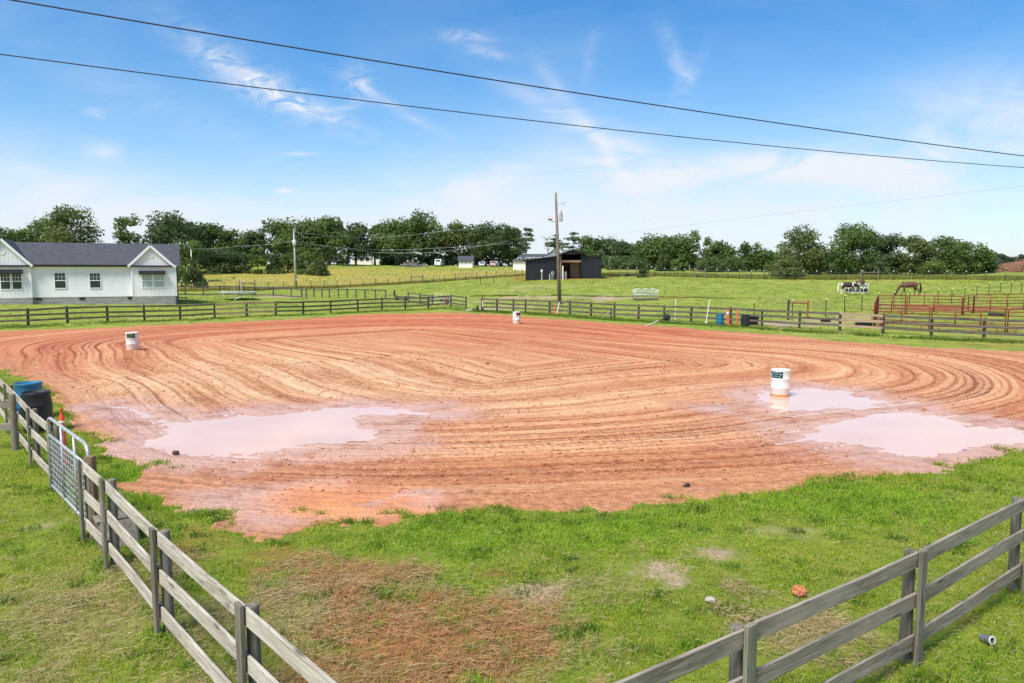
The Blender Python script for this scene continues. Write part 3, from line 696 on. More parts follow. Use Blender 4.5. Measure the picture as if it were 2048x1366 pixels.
# ================================================================== trees
def f_leaf(t, b):
    a = t.attr('tint'); n = t.noise(t.obj(), .9, 3, .6)
    col = t.mix(t.ramp(n, [(.35, 0), (.65, 1)]), a.outputs['Color'], a.outputs['Color'])
    col = t.new('ShaderNodeHueSaturation', {'Hue': .5, 'Saturation': 1.0, 'Value': t.math('ADD', .72, t.math('MULTIPLY', n, .56)), 'Color': a.outputs['Color']}).outputs[0]
    t.l.new(col, b.inputs['Base Color'])
    tr = t.new('ShaderNodeBsdfTranslucent'); t.l.new(col, tr.inputs['Color'])
    mx = t.new('ShaderNodeMixShader', {0: .48}); t.l.new(b.outputs[0], mx.inputs[1]); t.l.new(tr.outputs[0], mx.inputs[2])
    out = [q for q in t.n if q.type == 'OUTPUT_MATERIAL'][0]; t.l.new(mx.outputs[0], out.inputs[0])
M['leaf'] = material('foliage', f_leaf, rough=.65, spec=.3)
M['bark'] = speckled('tree bark', (.045,.036,.028), (.11,.09,.07), 3, .95)
M['bark_pale'] = speckled('pale bark', (.16,.14,.12), (.28,.25,.22), 3, .95)
PAL = {'oak': ((.085,.145,.040), (.175,.245,.066)), 'pale': ((.09,.155,.034), (.19,.265,.06)), 'dark': ((.068,.112,.042), (.135,.19,.066)), 'pine': ((.080,.118,.048), (.15,.195,.075)),
       'olive': ((.105,.145,.042), (.195,.235,.072)), 'blue': ((.050,.082,.050), (.085,.125,.072))}  # the blue pair has distance haze mixed into the leaf colour
def leaf_mesh(name, cen, nor, size, tint, rg):
    N = len(cen); a = np.cross(nor, rg.randn(N, 3)); a /= np.linalg.norm(a, axis=1)[:, None]+1e-9; b = np.cross(nor, a)
    s = (size*(.6+.8*rg.rand(N)))[:, None]; e = .55+.4*rg.rand(N, 1)
    V = np.stack([cen-a*s*.5-b*s*e*.35, cen+a*s*.12-b*s*e*.5, cen+a*s*.55+b*s*e*.1, cen-a*s*.1+b*s*e*.5], 1).reshape(-1, 3)
    me = quads_np(name, V, np.arange(N*4).reshape(N, 4)); col_attr(me, 'tint', np.repeat(tint, 4, 0)); return me
def lobes_for(kind, h, w, rg):
    L = []
    if kind == 'oak':
        n = rg.randint(20, 27); cb = .20*h
        for k_ in range(n):
            z = rg.uniform(.0, 1.0); rr = math.sqrt(max(0, 1-(2*z-.85)**2*.62))*rg.uniform(.45, 1.0); t = rg.uniform(0, 2*PI)
            s = w*rg.uniform(.15, .26)
            L.append((rr*(w/2-s*.75)*math.cos(t), rr*(w/2-s*.75)*math.sin(t), cb+s*.6+z*(h-cb-s*1.35), s, s*.85))
    elif kind == 'round':
        n = rg.randint(24, 30); cb = .05*h
        for k_ in range(n):
            z = rg.uniform(0, 1); rr = math.sqrt(max(0, 1-(2*z-.8)**2*.6))*rg.uniform(.55, 1.0); t = rg.uniform(0, 2*PI); s = w*rg.uniform(.13, .22)
            L.append((rr*(w/2-s*.7)*math.cos(t), rr*(w/2-s*.7)*math.sin(t), cb+s*.6+z*(h-cb-s*1.3), s, s*.95))
    elif kind == 'cedar':
        for k_ in range(26):
            z = (k_+rg.uniform(0, 1))/26; rr = (1-z**1.25)*.8+.06; t = rg.uniform(0, 2*PI); s = w*(.08+.16*(1-z))
            q = max(0, rr*w/2-s*.5); L.append((q*math.cos(t), q*math.sin(t), .02*h+z*.93*h+s*.2, s, s*1.25))
    elif kind == 'pine':
        for k_ in range(15):
            z = rg.uniform(.36, .97); rr = (1.12-z)*1.3*rg.uniform(.35, 1); t = rg.uniform(0, 2*PI); s = w*rg.uniform(.10, .19)
            L.append((min(1, rr)*(w/2-s*.5)*math.cos(t), min(1, rr)*(w/2-s*.5)*math.sin(t), z*h, s, s*.42))
        L.append((0, 0, h*.97, w*.1, w*.08))
    elif kind == 'fork':
        for k_ in range(20):
            z = rg.uniform(.12, .98); sgn = rg.choice([-1, 1]); off = sgn*(z**1.2)*w*.30; s = w*rg.uniform(.09, .17)
            L.append((off+rg.uniform(-.12, .12)*w, rg.uniform(-.2, .2)*w, z*h-s*.4, s, s*1.1))
    elif kind == 'shrub':
        for k_ in range(16):
            z = rg.uniform(0, 1)**1.2; rr = math.sqrt(max(0, 1-z*z*.8))*rg.uniform(.3, 1); t = rg.uniform(0, 2*PI); s = w*rg.uniform(.13, .22)
            L.append((rr*(w/2-s*.7)*math.cos(t), rr*(w/2-s*.7)*math.sin(t), z*(h-s)+s*.35, s, s*.8))
    return L
def tree(name, kind, px, d, top, wpx, pal, label, cat='tree', group=None, seed=None, dens=1.0, base_z=None):
    seed = seed if seed is not None else int(px*7+d); rp = random.Random(seed); rg = np.random.RandomState(seed % 99991)
    c = atd(px, d); c.z = float(terrain_z(np.array([c.x]), np.array([c.y]), np.array([9.]))[0])-.1
    zt = H+d*ray(px, top)[1]; h = zt-c.z; w = wpx/1457.0*d
    T = thing(name, label, cat, c, 0, group)
    L = lobes_for(kind, h, w, rp)
    ls = max(.17, d*.0030)*{'pine': .85, 'cedar': .75, 'shrub': .8, 'oak': 1.0, 'round': .85, 'fork': .85}[kind]
    dn = {'oak': 1.0, 'round': 1.3, 'cedar': 1.4, 'pine': .9, 'fork': .8, 'shrub': 1.3}[kind]*dens
    cen = []; nor = []; tin = []
    c1, c2 = np.array(PAL[pal][0]), np.array(PAL[pal][1])
    for (x, y, z, s, sz) in L:
        n = int(dn*4*PI*s*s/(ls*ls*.42)*.55)+10
        v = rg.randn(n, 3); v /= np.linalg.norm(v, axis=1)[:, None]
        rad = (.35+.65*rg.rand(n)**.45)*(1+.30*np.sin(v[:, 0]*4+seed)*np.sin(v[:, 1]*5+x)+.16*np.sin(v[:, 2]*9+y))
        p = v*rad[:, None]*np.array([s, s, sz])+np.array([x, y, z])
        if kind in ('cedar',): nn = v*.5+rg.randn(n, 3)*.5+np.array([0, 0, -.2])
        else: nn = v*.75+rg.randn(n, 3)*.5+np.array([0, 0, .35])
        nn /= np.linalg.norm(nn, axis=1)[:, None]
        q = np.clip(rp.uniform(.1, .9)+rg.randn(n)*.22, 0, 1)
        cen.append(p); nor.append(nn); tin.append(c1*(1-q[:, None])+c2*q[:, None])
    cen = np.concatenate(cen); rr_ = np.percentile(np.abs(cen[:, :2]), 97, axis=0); cen[:, 0] *= w/2/rr_[0]; cen[:, 1] *= w/2/rr_[1]; cen[:, 2] *= h/np.percentile(cen[:, 2], 99.5); cen[:, 2] = np.maximum(cen[:, 2], .05); nor = np.concatenate(nor); tin = np.concatenate(tin)
    add('crown', leaf_mesh('crown', cen, nor, np.full(len(cen), ls), tin, rg), M['leaf'], T, None, True)
    mb = MB(); tr = max(.1, h*.022)*(1.0 if kind in ('oak', 'round', 'fork') else .75)
    th = h*{'oak': .62, 'round': .6, 'cedar': .9, 'pine': .97, 'fork': .35, 'shrub': .35}[kind]
    lean = rp.uniform(-.02, .02)*h
    pts = [(0, 0, -.3), (lean*.2, 0, th*.3), (lean*.6, lean*.3, th*.7), (lean, lean*.5, th)]
    mb.tube(pts, [tr*1.35, tr, tr*.75, tr*.35], 7)
    for (x, y, z, s, sz) in L[:14]:
        z0 = min(th*.95, max(.18*h, z-.28*h*rp.uniform(.5, 1))) if kind != 'pine' else min(z-.02*h, th*.96)
        f = z0/th; a = Vector((lean*f, lean*.4*f, z0)); e = Vector((x, y, z)); mid = a.lerp(e, .5)+Vector((0, 0, .05*h if kind != 'pine' else 0))
        mb.tube([a, mid, e], [tr*.42*(1.1-f*.5), tr*.26, tr*.1], 5, False)
    mb.build('trunk', M['bark'], T, True)
    return T
G1 = 'oaks along the far left skyline'; G2 = 'trees behind the white house'; G3 = 'bushes in the yellow meadow'; G4 = 'trees on the right skyline'
TR = [
 # behind the house
 ('oak_tree','oak',8,118,455,66,'oak','scrubby oak peeping over the left gable of the white house',G2),
 ('oak_tree','oak',76,122,439,74,'oak','broad loose oak behind the grey roof, next to the tallest tree there',G2),
 ('oak_tree','oak',152,120,414,98,'olive','tallest dense oak rising behind the middle of the grey house roof',G2),
 ('oak_tree','oak',264,122,433,56,'oak','slim lone oak standing in open sky behind the house roof',G2),
 ('oak_tree','oak',343,126,426,84,'dark','big dark oak just behind the right gable of the white house',G2),
 # skyline
 ('oak_tree','oak',390,150,446,56,'dark','dark oak close beside the big one by the house gable',G1),
 ('oak_tree','oak',430,152,448,62,'oak','rounded oak above the wide dark bush in the meadow',G1),
 ('oak_tree','oak',464,156,460,50,'oak','low oak at the dip of the skyline, left of the sky gap',G1),
 ('oak_tree','oak',505,160,462,52,'dark','short dark oak at the dip of the skyline, right of the sky gap',G1),
 ('oak_tree','pine',530,158,441,30,'olive','thin sparse tree with a high small crown at the skyline dip',G1),
 ('oak_tree','oak',575,165,439,74,'oak','wide oak behind the metal utility pole, left of it',G1),
 ('oak_tree','oak',618,166,441,60,'olive','wide oak behind the metal utility pole, right of it',G1),
 ('oak_tree','oak',660,164,435,80,'oak','full round-topped oak right of the meadow bushes',G1),
 ('oak_tree','oak',712,168,446,54,'dark','dark oak standing in front of the white farmhouse',G1),
 ('oak_tree','oak',750,172,450,44,'oak','loose thin oak above the white farmhouse gable',G1),
 ('oak_tree','oak',792,168,439,76,'oak','spreading oak between the farmhouse and the tallest skyline oak',G1),
 ('oak_tree','oak',846,170,426,78,'oak','tallest skyline oak with a ragged airy top',G1),
 ('oak_tree','oak',905,172,445,62,'olive','oak rising behind the white van and the small white shed',G1),
 ('oak_tree','oak',950,174,449,50,'oak','thin airy oak right behind the small white shed roof',G1),
 ('oak_tree','oak',986,170,446,78,'dark','dense dark oak between the small shed and the white cottage',G1),
 ('oak_tree','oak',1018,172,452,58,'dark','dark oak behind the left end of the white cottage',G1),
 ('pine_tree','pine',1052,166,456,48,'pine','sparse pine with bare trunk behind the white cottage roof',G1),
 ('pine_tree','pine',1112,172,468,38,'pine','small pine left of the house gable behind the black barn',G1),
 ('pine_tree','pine',1146,170,465,46,'pine','pine directly behind the house gable above the black barn',G1),
 ('oak_tree','oak',1176,172,472,46,'oak','oak behind the right slope of the black barn roof',G1),
 ('oak_tree','oak',1208,170,475,50,'dark','oak at the right end of the black barn',G1),
 ('broadleaf_tree','shrub',1180,140,499,30,'pale','small pale green tree peeping over the black barn roof',G1),
 ('oak_tree','oak',1246,160,483,56,'dark','low dark oak between the barn and the domed oak',G4),
 ('oak_tree','oak',1274,158,487,44,'oak','low oak left of the domed oak on the right skyline',G4),
 ('oak_tree','oak',1308,150,470,66,'oak','domed oak left of its twin above the far mown paddock',G4),
 ('oak_tree','oak',1356,150,471,72,'oak','domed oak with a dark cedar at its foot',G4),
 ('cedar_tree','cedar',1330,138,497,34,'dark','dark conical cedar in front of the domed oaks',G4),
 ('broadleaf_tree','shrub',1356,138,510,36,'pale','pale green bushy tree right of the dark cedar',G4),
 ('broadleaf_tree','fork',1405,140,460,44,'pale','tall forked light green tree standing above the right skyline',G4),
 ('oak_tree','oak',1440,146,483,54,'oak','oak tucked against the tall forked tree',G4),
 ('oak_tree','round',1497,146,486,46,'oak','neat round-topped tree midway along the right skyline',G4),
 ('oak_tree','oak',1530,146,500,56,'oak','low loose oak left of the big round tree by the wire fence',G4),
 ('broadleaf_tree','shrub',1462,142,512,60,'oak','low leafy tree below the gap right of the forked tree',G4),
 ('broadleaf_tree','shrub',1420,136,516,54,'dark','dark leafy undergrowth tree below the forked tree',G4),
 ('broadleaf_tree','shrub',1256,146,514,70,'dark','dark low tree at the wood edge right of the barn',G4),
 ('oak_tree','oak',1634,138,505,52,'dark','dark tree filling the gap between the two big right trees',G4),
 ('broadleaf_tree','round',1599,116,455,90,'olive','big round speckled tree standing behind the leafy bush at the wire fence',G4),
 ('broadleaf_tree','round',1702,113,449,94,'oak','largest dense tree of the right clump, behind the feeding horses',G4),
 ('broadleaf_tree','round',1775,116,469,64,'dark','dark tree in the right clump, second after the largest',G4),
 ('broadleaf_tree','round',1830,114,473,70,'olive','tree in the right clump directly above the grazing brown horse',G4),
 ('broadleaf_tree','round',1890,116,474,74,'oak','broad tree in the right clump above the red corral',G4),
 ('broadleaf_tree','round',1942,118,488,64,'oak','last sloping tree at the right end of the right clump',G4),
 ('broadleaf_tree','shrub',1970,122,508,44,'dark','low dark tree trailing off the right clump towards the brush pile',G4),
 ('broadleaf_tree','shrub',1862,110,522,54,'pale','light green sapling low in front of the right clump',G4),
 ('broadleaf_tree','shrub',1740,111,520,56,'dark','dark low bushy tree between the two tallest of the right clump',G4),
 # meadow bushes
 ('broadleaf_tree','shrub',372,112,481,66,'pale','yellow green bushy tree beside the right end of the white house',G3),
 ('cedar_tree','cedar',386,102,518,42,'dark','squat dense cedar bush in the yellow meadow near the house corner',G3),
 ('broadleaf_tree','shrub',440,132,497,78,'dark','wide dark rounded bush mass at the meadow edge',G3),
 ('broadleaf_tree','shrub',484,133,506,50,'dark','dark bush joined to the wide bush mass, right of it',G3),
 ('broadleaf_tree','shrub',516,131,496,34,'pale','bush with a pointed light green top in the meadow',G3),
 ('cedar_tree','cedar',551,132,506,32,'dark','dark pointed cedar between light green bushes in the meadow',G3),
 ('broadleaf_tree','round',576,136,470,52,'pale','tall light green tree just left of the metal utility pole',G3),
 ('broadleaf_tree','shrub',608,132,496,46,'oak','mid green bush just right of the metal utility pole foot',G3),
 ('cedar_tree','cedar',634,130,500,40,'olive','last round bush of the meadow row with a light tip',G3),
 # odd ones
 ('broadleaf_tree','shrub',1284,108,523,26,'dark','small dark bush on the wire fence right of the black barn',None),
 ('broadleaf_tree','shrub',1572,102.5,514,62,'olive','leafy bush on the wire fence in front of the big round tree',None),
 ('broadleaf_tree','shrub',779,176,511,36,'pale','pale bush at the right end of the white farmhouse',None),
]
for nm, kind, px, d, top, wpx, pal, lab, grp in TR:
    tree(nm, kind, px, d, top, wpx, pal, lab, 'bush' if 'bush' in lab and 'tree' not in lab else 'tree', grp)
# bare dead tree behind the barn
c = atd(1095, 160); T = thing('dead_tree', 'bare leafless dead tree standing between the white cottage and the black barn', 'tree', c)
mb = MB(); h = H+160*ray(1095, 471)[1]-c.z; mb.tube([(0,0,-.3),(.05,0,h*.5),(-.1,0,h*.9)], [.16,.11,.03], 6)
mb.build('trunk', M['bark_pale'], T); rp = random.Random(4); mb = MB()
for k_ in range(14):
    z = h*rp.uniform(.45, .92); a = rp.uniform(0, 6.28); l = rp.uniform(.8, 2.0); e = Vector((math.cos(a)*l, math.sin(a)*l, z+l*.5)); mb.tube([(0, 0, z), e*.5+Vector((0, 0, z*.5+.1)), e], [.05, .035, .012], 4)
mb.build('branches', M['bark_pale'], T)
# far-off woods that read as one mass, and the undergrowth between the trunks
rg = np.random.RandomState(12)
def mass(name, spans, n, ls, pal, label, cat):
    P = []; tin = []; c1, c2 = np.array(PAL[pal][0]), np.array(PAL[pal][1])
    for (p0, p1, d0, d1, top0, top1) in spans:
        k_ = int(n*(p1-p0)/sum(s[1]-s[0] for s in spans)); u = rg.rand(k_); px = p0+(p1-p0)*u; d = d0+(d1-d0)*rg.rand(k_)
        x = (px-1024)/1457*d; zb = gz(x, d); top = top0+(top1-top0)*u
        nz = fbm(px*.045, d*.02, 7); zt = H+d*np.array([ray(a, b)[1] for a, b in zip(px, top)])
        hh = np.maximum(.8, (zt-zb)*(.55+.9*nz)); P.append(np.stack([x, d, zb+hh*rg.rand(k_)**.7], 1))
        q = np.clip(fbm(px*.11, d*.1+hh*0, 9)*1.6-.3+rg.randn(k_)*.2, 0, 1)[:, None]; tin.append(c1*(1-q)+c2*q)
    P = np.concatenate(P); nn = rg.randn(len(P), 3)*.7+np.array([0, -.5, .6]); nn /= np.linalg.norm(nn, axis=1)[:, None]
    tag(add(name, leaf_mesh(name, P, nn, np.full(len(P), ls), np.concatenate(tin), rg), M['leaf']), label, cat, kind='stuff')
mass('undergrowth', [(300,700,172,180,515,505),(760,1040,174,184,505,510),(1160,1560,152,160,514,512),(1560,1990,122,130,520,522),(-60,300,128,136,510,505)], 15000, .8, 'dark', 'dark undergrowth filling the wood edge under the far trees', 'undergrowth')
mass('distant_woods', [(1930,2400,290,330,512,516)], 9000, 1.5, 'blue', 'distant woods, haze tinted into the leaf colour, on the horizon past the last tree of the right clump', 'distant woods')
# ================================================================== board fences
def board(parent, a, b, wz, t, m, name='rail', bevel=False, warp=0.0, rs=0):
    a, b = Vector(a), Vector(b); d = b-a; L = d.length; x = d.normalized(); y = Vector((0,0,1)).cross(x).normalized(); z = x.cross(y)
    W = Matrix(((x.x, y.x, z.x, 0), (x.y, y.y, z.y, 0), (x.z, y.z, z.z, 0), (0, 0, 0, 1))); W.translation = (a+b)/2
    rp = random.Random(rs); k_ = 6 if bevel else 1; vs = []; fs = []
    for i in range(k_+1):
        u = i/k_; bow = warp*math.sin(PI*u)*rp.uniform(.6, 1.2)
        for (yy, zz) in ((-1,-1),(1,-1),(1,1),(-1,1)): vs.append(((u-.5)*L, yy*t/2+bow, zz*wz/2+bow*.6))
    for i in range(k_):
        o = i*4
        for k2 in range(4): fs.append((o+k2, o+(k2+1) % 4, o+4+(k2+1) % 4, o+4+k2))
    fs += [(3,2,1,0), tuple(k_*4+q for q in range(4))]
    mb = MB(); mb._add(vs, fs); o = add(name, mb.mesh(name), m, parent, W)
    if bevel:
        bv = o.modifiers.new('bevel', 'BEVEL'); bv.width = .006; bv.segments = 2; bv.limit_method = 'ANGLE'
    return o
def round_post(parent, p, h, r, m, name='post', tilt=(0,0), n=12):
    mb = MB(); rp = random.Random(int(p[0]*100+p[1]*77))
    prof = [(-.35, r*1.05), (.0, r*1.04), (h*.4, r), (h*.75, r*.97), (h-.012, r*.95), (h, r*.86)]
    mb.lathe([(q, z) for z, q in prof], n)
    # object x axis runs up the post so the grain follows it
    R = Matrix.Rotation(-PI/2, 4, 'Y')
    W = Matrix.Translation(Vector(p)) @ Matrix.Rotation(tilt[0], 4, 'X') @ Matrix.Rotation(tilt[1], 4, 'Y') @ R
    mb.v = [tuple(R.inverted() @ Vector(v)) for v in mb.v]
    o = add(name, mb.mesh(name, False), m, parent, W); 
    for pl in o.data.polygons: pl.use_smooth = len(pl.vertices) == 4
    return o
def sq_post(parent, p, h, w, m, name='post', rotz=0, bevel=0, dpt=None):
    R = Matrix.Rotation(-PI/2, 4, 'Y'); W = Matrix.Translation(Vector(p)) @ Matrix.Rotation(rotz, 4, 'Z') @ R
    mb = MB(); mb.box((0, 0, (h-.3)/2), (w, dpt or w, h+.3)); mb.v = [tuple(R.inverted() @ Vector(v)) for v in mb.v]
    o = add(name, mb.mesh(name), m, parent, W)
    if bevel:
        bv = o.modifiers.new('bevel', 'BEVEL'); bv.width = bevel; bv.segments = 2
    return o
def zg(p): return float(terrain_z(np.array([p[0]]), np.array([p[1]]))[0])
RZ = (1.095, .695, .265)                                  # rail centre heights of the near fence
def near_fence(name, tops, label, mrail, inward, rs, hang=0.0, postmat='post_dark'):
    P = [Vector((q.x, q.y, 0)) for q in tops]
    T = thing(name, label, 'fence', P[0]+Vector((0, 0, 0)), 0, 'board fences round the arena')
    rp = random.Random(rs)
    for i, p in enumerate(P):
        d = (P[min(i+1, len(P)-1)]-P[max(i-1, 0)]).normalized(); nrm = Vector((-d.y, d.x, 0))*inward
        rot = math.atan2(d.y, d.x); z = min(0, zg(p))
        sq_post(T, p+Vector((0, 0, z)), 1.205-z+rp.uniform(-.01, .015), .115, M['batten_green' if i % 3 == 1 else 'post_dark'], 'batten', rot, .006, .04)
        round_post(T, p+nrm*.122+d*rp.uniform(-.02, .02)+Vector((0, 0, z)), 1.155-z+rp.uniform(-.012, .018), .056, M[postmat], 'post', (rp.uniform(-.012, .012), rp.uniform(-.012, .012)))
        if i < len(P)-1:
            q = P[i+1]
            for k_, rz in enumerate(RZ):
                j0, j1 = rp.uniform(-.012, .012), rp.uniform(-.012, .012); e = .012
                board(T, p+nrm*.047+d*e+Vector((0, 0, rz+j0)), q+nrm*.047-d*e+Vector((0, 0, rz+j1)), .152, .03, M[mrail], 'rail', True, rp.uniform(-.012, .012), rs*10+i*3+k_)
    return T
tA = [atz(478, 1210, 1.2), atz(304, 1058, 1.2), atz(202, 958, 1.2), atz(157, 920, 1.2)]
d0 = tA[0]-tA[1]; tA0 = tA[0]+d0*1.03; tA1 = tA0+d0*.35
tR = [atz(1502, 1251, 1.2), atz(1848, 1101, 1.2), atz(2062, 992, 1.2)]
dR = tR[0]-tR[1]; tR0 = tR[0]+dR*.98; tR3 = tR[2]+(tR[2]-tR[1])
near_fence('board_fence', [tA1, tA0]+tA, 'weathered three-board fence, its lit tone put into the board colour, running from the corner to the metal gate', 'board_lit', -1, 3)
near_fence('board_fence', [tR0]+tR+[tR3], 'grey weathered three-board fence, its shaded tone put into the board colour, across the lower right corner', 'board_grey_shade', 1, 5)
tG = [atz(95, 849, 1.2), atz(54, 815, 1.2), atz(8, 768, 1.2)]; dG = tG[2]-tG[1]; tG += [tG[2]+dG, tG[2]+dG*2.0, tG[2]+dG*3]
near_fence('board_fence', tG, 'pale three-board fence beyond the metal gate, beside the blue and black barrels', 'board_lit', -1, 7)
# side fence joining it from outside
p = atz(24, 790, 1.2); q = p+Vector((-2.4, -.45, 0)); T = thing('side_fence', 'short grey board fence meeting the outside of the gate fence by tall weeds', 'fence', (p.x, p.y, 0))
for k_, v in enumerate((p, q)): round_post(T, (v.x, v.y, 0), 1.22, .07, M['post_dark'])
for k_, rz in enumerate((1.0, .5)): board(T, Vector((p.x, p.y, rz)), Vector((q.x, q.y, rz)), .15, .035, M['board_grey_shade'], 'rail', True, .01, k_)
# ---- far board fences
def on_line(px, A, B):                                    # where the bearing of a photo column meets the fence line
    a = ray(px, 640)[0]; dx, dy = B.x-A.x, B.y-A.y
    t = (A.x-a*A.y)/(a*dy-dx); return t
def far_fence(name, line, posts, label, heights, hp, mrail, mpost, rs, group=None, rmats=None, side=-1, rw=.14, ph=1.2, skip=()):
    Ls = [at(*q) for q in line]; pts = []
    for px in posts:
        k_ = max(i for i in range(len(line)-1) if px >= line[i][0] or i == 0); t = on_line(px, Ls[k_], Ls[k_+1])
        v = Ls[k_].lerp(Ls[k_+1], t); v.z = zg(v)*1.0; pts.append(v)
    T = thing(name, label, 'fence', pts[0], 0, group); rp = random.Random(rs)
    for i, p in enumerate(pts):
        round_post(T, p, ph+rp.uniform(-.03, .05), hp*rp.uniform(.9, 1.1), M[mpost], 'post', (rp.uniform(-.02, .02), rp.uniform(-.02, .02)), 8)
        if i < len(pts)-1 and i not in skip:
            q = pts[i+1]; d = (q-p).normalized(); nrm = Vector((-d.y, d.x, 0))*side*(hp+.02)
            for k_, rz in enumerate(heights):
                mm = (rmats or {}).get(i, mrail)
                board(T, p+nrm+Vector((0, 0, rz+rp.uniform(-.025, .025))), q+nrm+Vector((0, 0, rz+rp.uniform(-.025, .025))), rw*rp.uniform(.92, 1.05), .03, M[mm], 'rail', False, 0, rs+i)
    return T, pts
FG = 'board fences round the arena'
HT = (1.10, .72, .35)
far_fence('board_fence', [(-120,657),(56,651.5),(361,640),(552,631),(764,620),(902,613)], [-100,-22,56,135,215,289,361,430,494,552,607,662,716,764,811,857,902],
  'long dark three-board fence along the house side of the arena', HT, .085, 'rail_far', 'post_far', 41, FG, {7: 'rail_tan', 8: 'rail_tan'})
far_fence('board_fence', [(902,613),(932,617)], [902, 932], 'single dark fence bay at the arena corner with tack hanging beside it', HT, .075, 'rail_dark', 'post_far', 43, FG)
far_fence('board_fence', [(962,620),(1051,625),(1182,633),(1328,641),(1461,648),(1599,657),(1767,667),(1970,678.5),(2080,684)], [964,994,1026.6,1051,1099,1140,1182,1228.6,1276.8,1328.5,1382,1461,1524,1599,1680.5,1767,1864,1970,2085],
  'long grey three-board fence along the barn side of the arena', HT, .085, 'rail_far', 'post_far', 47, FG, {14: 'rail_tan'}, rw=.15)
far_fence('paddock_fence', [(300,592),(373,591),(512,590.5),(605,594)], [332,373,408.7,442,480,512,548,584,604], 'dark two-rail paddock fence behind the trampoline', (.98, .10), .08, 'rail_dark', 'rail_dark', 51, None, ph=1.08, rw=.13)
far_fence('lane_fence', [(604,594),(700,596.5),(772,598)], [605,614,629.5,645,660,678,695.7,713,731,752,772], 'closely posted grey lane fence with one top rail, in front of the meadow', (.98,), .085, 'rail_dark', 'rail_dark', 53, None, ph=1.06, rw=.12)
far_fence('lane_fence', [(817,604),(841,608),(866,610)], [817, 841, 866], 'short dark two-rail fence angling towards the corner with hanging tack', (1.0, .62, .12), .075, 'rail_dark', 'rail_dark', 55, None, ph=1.12, rw=.12)
# tube gate between it and the corner
a, b = at(868, 611), at(900, 613.5); T = thing('tube_gate', 'slim pale tube gate closing the gap left of the arena corner', 'gate', a)
mb = MB()
for z in (1.25, .8, .35): mb.tube([a+Vector((0,0,z)), b+Vector((0,0,z))], .025, 6)
for f in (0, .5, 1): mb.tube([a.lerp(b, f)+Vector((0,0,.2)), a.lerp(b, f)+Vector((0,0,1.25))], .025, 6)
mb.build('gate_frame', M['steel_pale'], T, local=False)
# ---- galvanised bow gate at the left
a, b = Vector((tA[3].x, tA[3].y, 0)), Vector((tG[0].x, tG[0].y, 0)); d = (a-b).normalized(); g0 = b+d*.12; g1 = a-d*.14
T = thing('bow_gate', 'galvanised bow gate with wire mesh infill, between two pale board fences', 'gate', g0); L = (g1-g0).length
rot = math.atan2(d.y, d.x); setw(T, Matrix.Translation(g0) @ Matrix.Rotation(rot+math.radians(3), 4, 'Z'))
mb = MB(); hz = 1.04; top = 1.36
mb.tube([(0,0,.12),(0,0,top-.16),(.03,0,top-.07),(.10,0,top-.02),(.2,0,top),(L-.22,0,top),(L-.1,0,top-.03),(L-.03,0,top-.1),(L,0,top-.2),(L,0,.12)], .026, 10)
mb.tube([(0,0,hz),(L,0,hz)], .024, 8); mb.tube([(0,0,.13),(L,0,.13)], .024, 8)
for f in (.36, .68): mb.tube([(L*f,0,.13),(L*f,0,top)], .022, 8)
mb.build('frame', M['galv'], T, True)
mb = MB(); n = 12
for k_ in range(1, 9): z = .13+(hz-.13)*k_/9; mb.tube([(0,0,z),(L,0,z)], .0055, 4)
for k_ in range(1, 22): x = L*k_/22; mb.tube([(x,.008,.13),(x,.008,hz)], .0055, 4)
mb.build('wire_mesh', M['galv'], T)
mb = MB(); mb.box((-.04,0,1.0), (.1,.06,.05)); mb.box((-.04,0,.3), (.1,.06,.05)); mb.build('hinge', M['galv'], T)
p = a-d*.0+Vector((d.y, -d.x, 0))*-.14
T = thing('gate_post', 'square brown treated post at the open end of the bow gate', 'post', (p.x, p.y, 0)); mb = MB(); mb.box((0,0,.53), (.12,.12,1.4)); R = Matrix.Rotation(-PI/2, 4, 'Y')
mb.v = [tuple(R.inverted() @ Vector(v)) for v in mb.v]; add('upright', mb.mesh('upright'), M['post_fresh'], T, R, True)
# ================================================================== barrels
def stained(base, stain, rough=.45):
    def fn(t, b):
        o = t.obj(); z = t.sep(o)[2]; n = t.noise(o, 4, 4, .6); off = t.noise(t.vmul(o, (5, 5, .6)), 2.0, 3, .6)
        c = t.mix(t.ramp(n, [(.35, 0), (.7, 1)]), base, [q*.9 for q in base])
        st = t.math('SUBTRACT', 1.0, t.math('MULTIPLY', t.math('ADD', z, t.math('MULTIPLY', n, .22)), 1.9), clamp=True)
        c = t.mix(t.math('MULTIPLY', st, .75), c, stain)
        c = t.mix(t.math('MULTIPLY', t.ramp(off, [(.56, 0), (.7, 1)]), .25), c, stain); t.l.new(c, b.inputs['Base Color'])
    return material('stained plastic', fn, base, rough)
M['barrel_white'] = stained((.74,.735,.71), (.60,.34,.13)); M['barrel_blue'] = stained((.022,.15,.27), (.05,.12,.15)); M['barrel_black'] = stained((.018,.019,.022), (.05,.04,.032), .5)
M['mud_ring'] = speckled('wet orange mud line', (.45,.17,.04), (.62,.29,.09), 8, .4)
PROF = [(.265,0),(.282,.012),(.287,.05),(.284,.30),(.292,.315),(.292,.335),(.284,.35),(.285,.58),(.293,.595),(.293,.615),(.285,.63),(.284,.83),(.292,.845),(.292,.872),(.284,.88)]
PROF2 = [(.235,0),(.255,.012),(.268,.08),(.287,.25),(.294,.30),(.294,.32),(.290,.335),(.294,.45),(.290,.57),(.294,.585),(.294,.605),(.287,.64),(.268,.82),(.272,.835),(.272,.87),(.262,.88)]
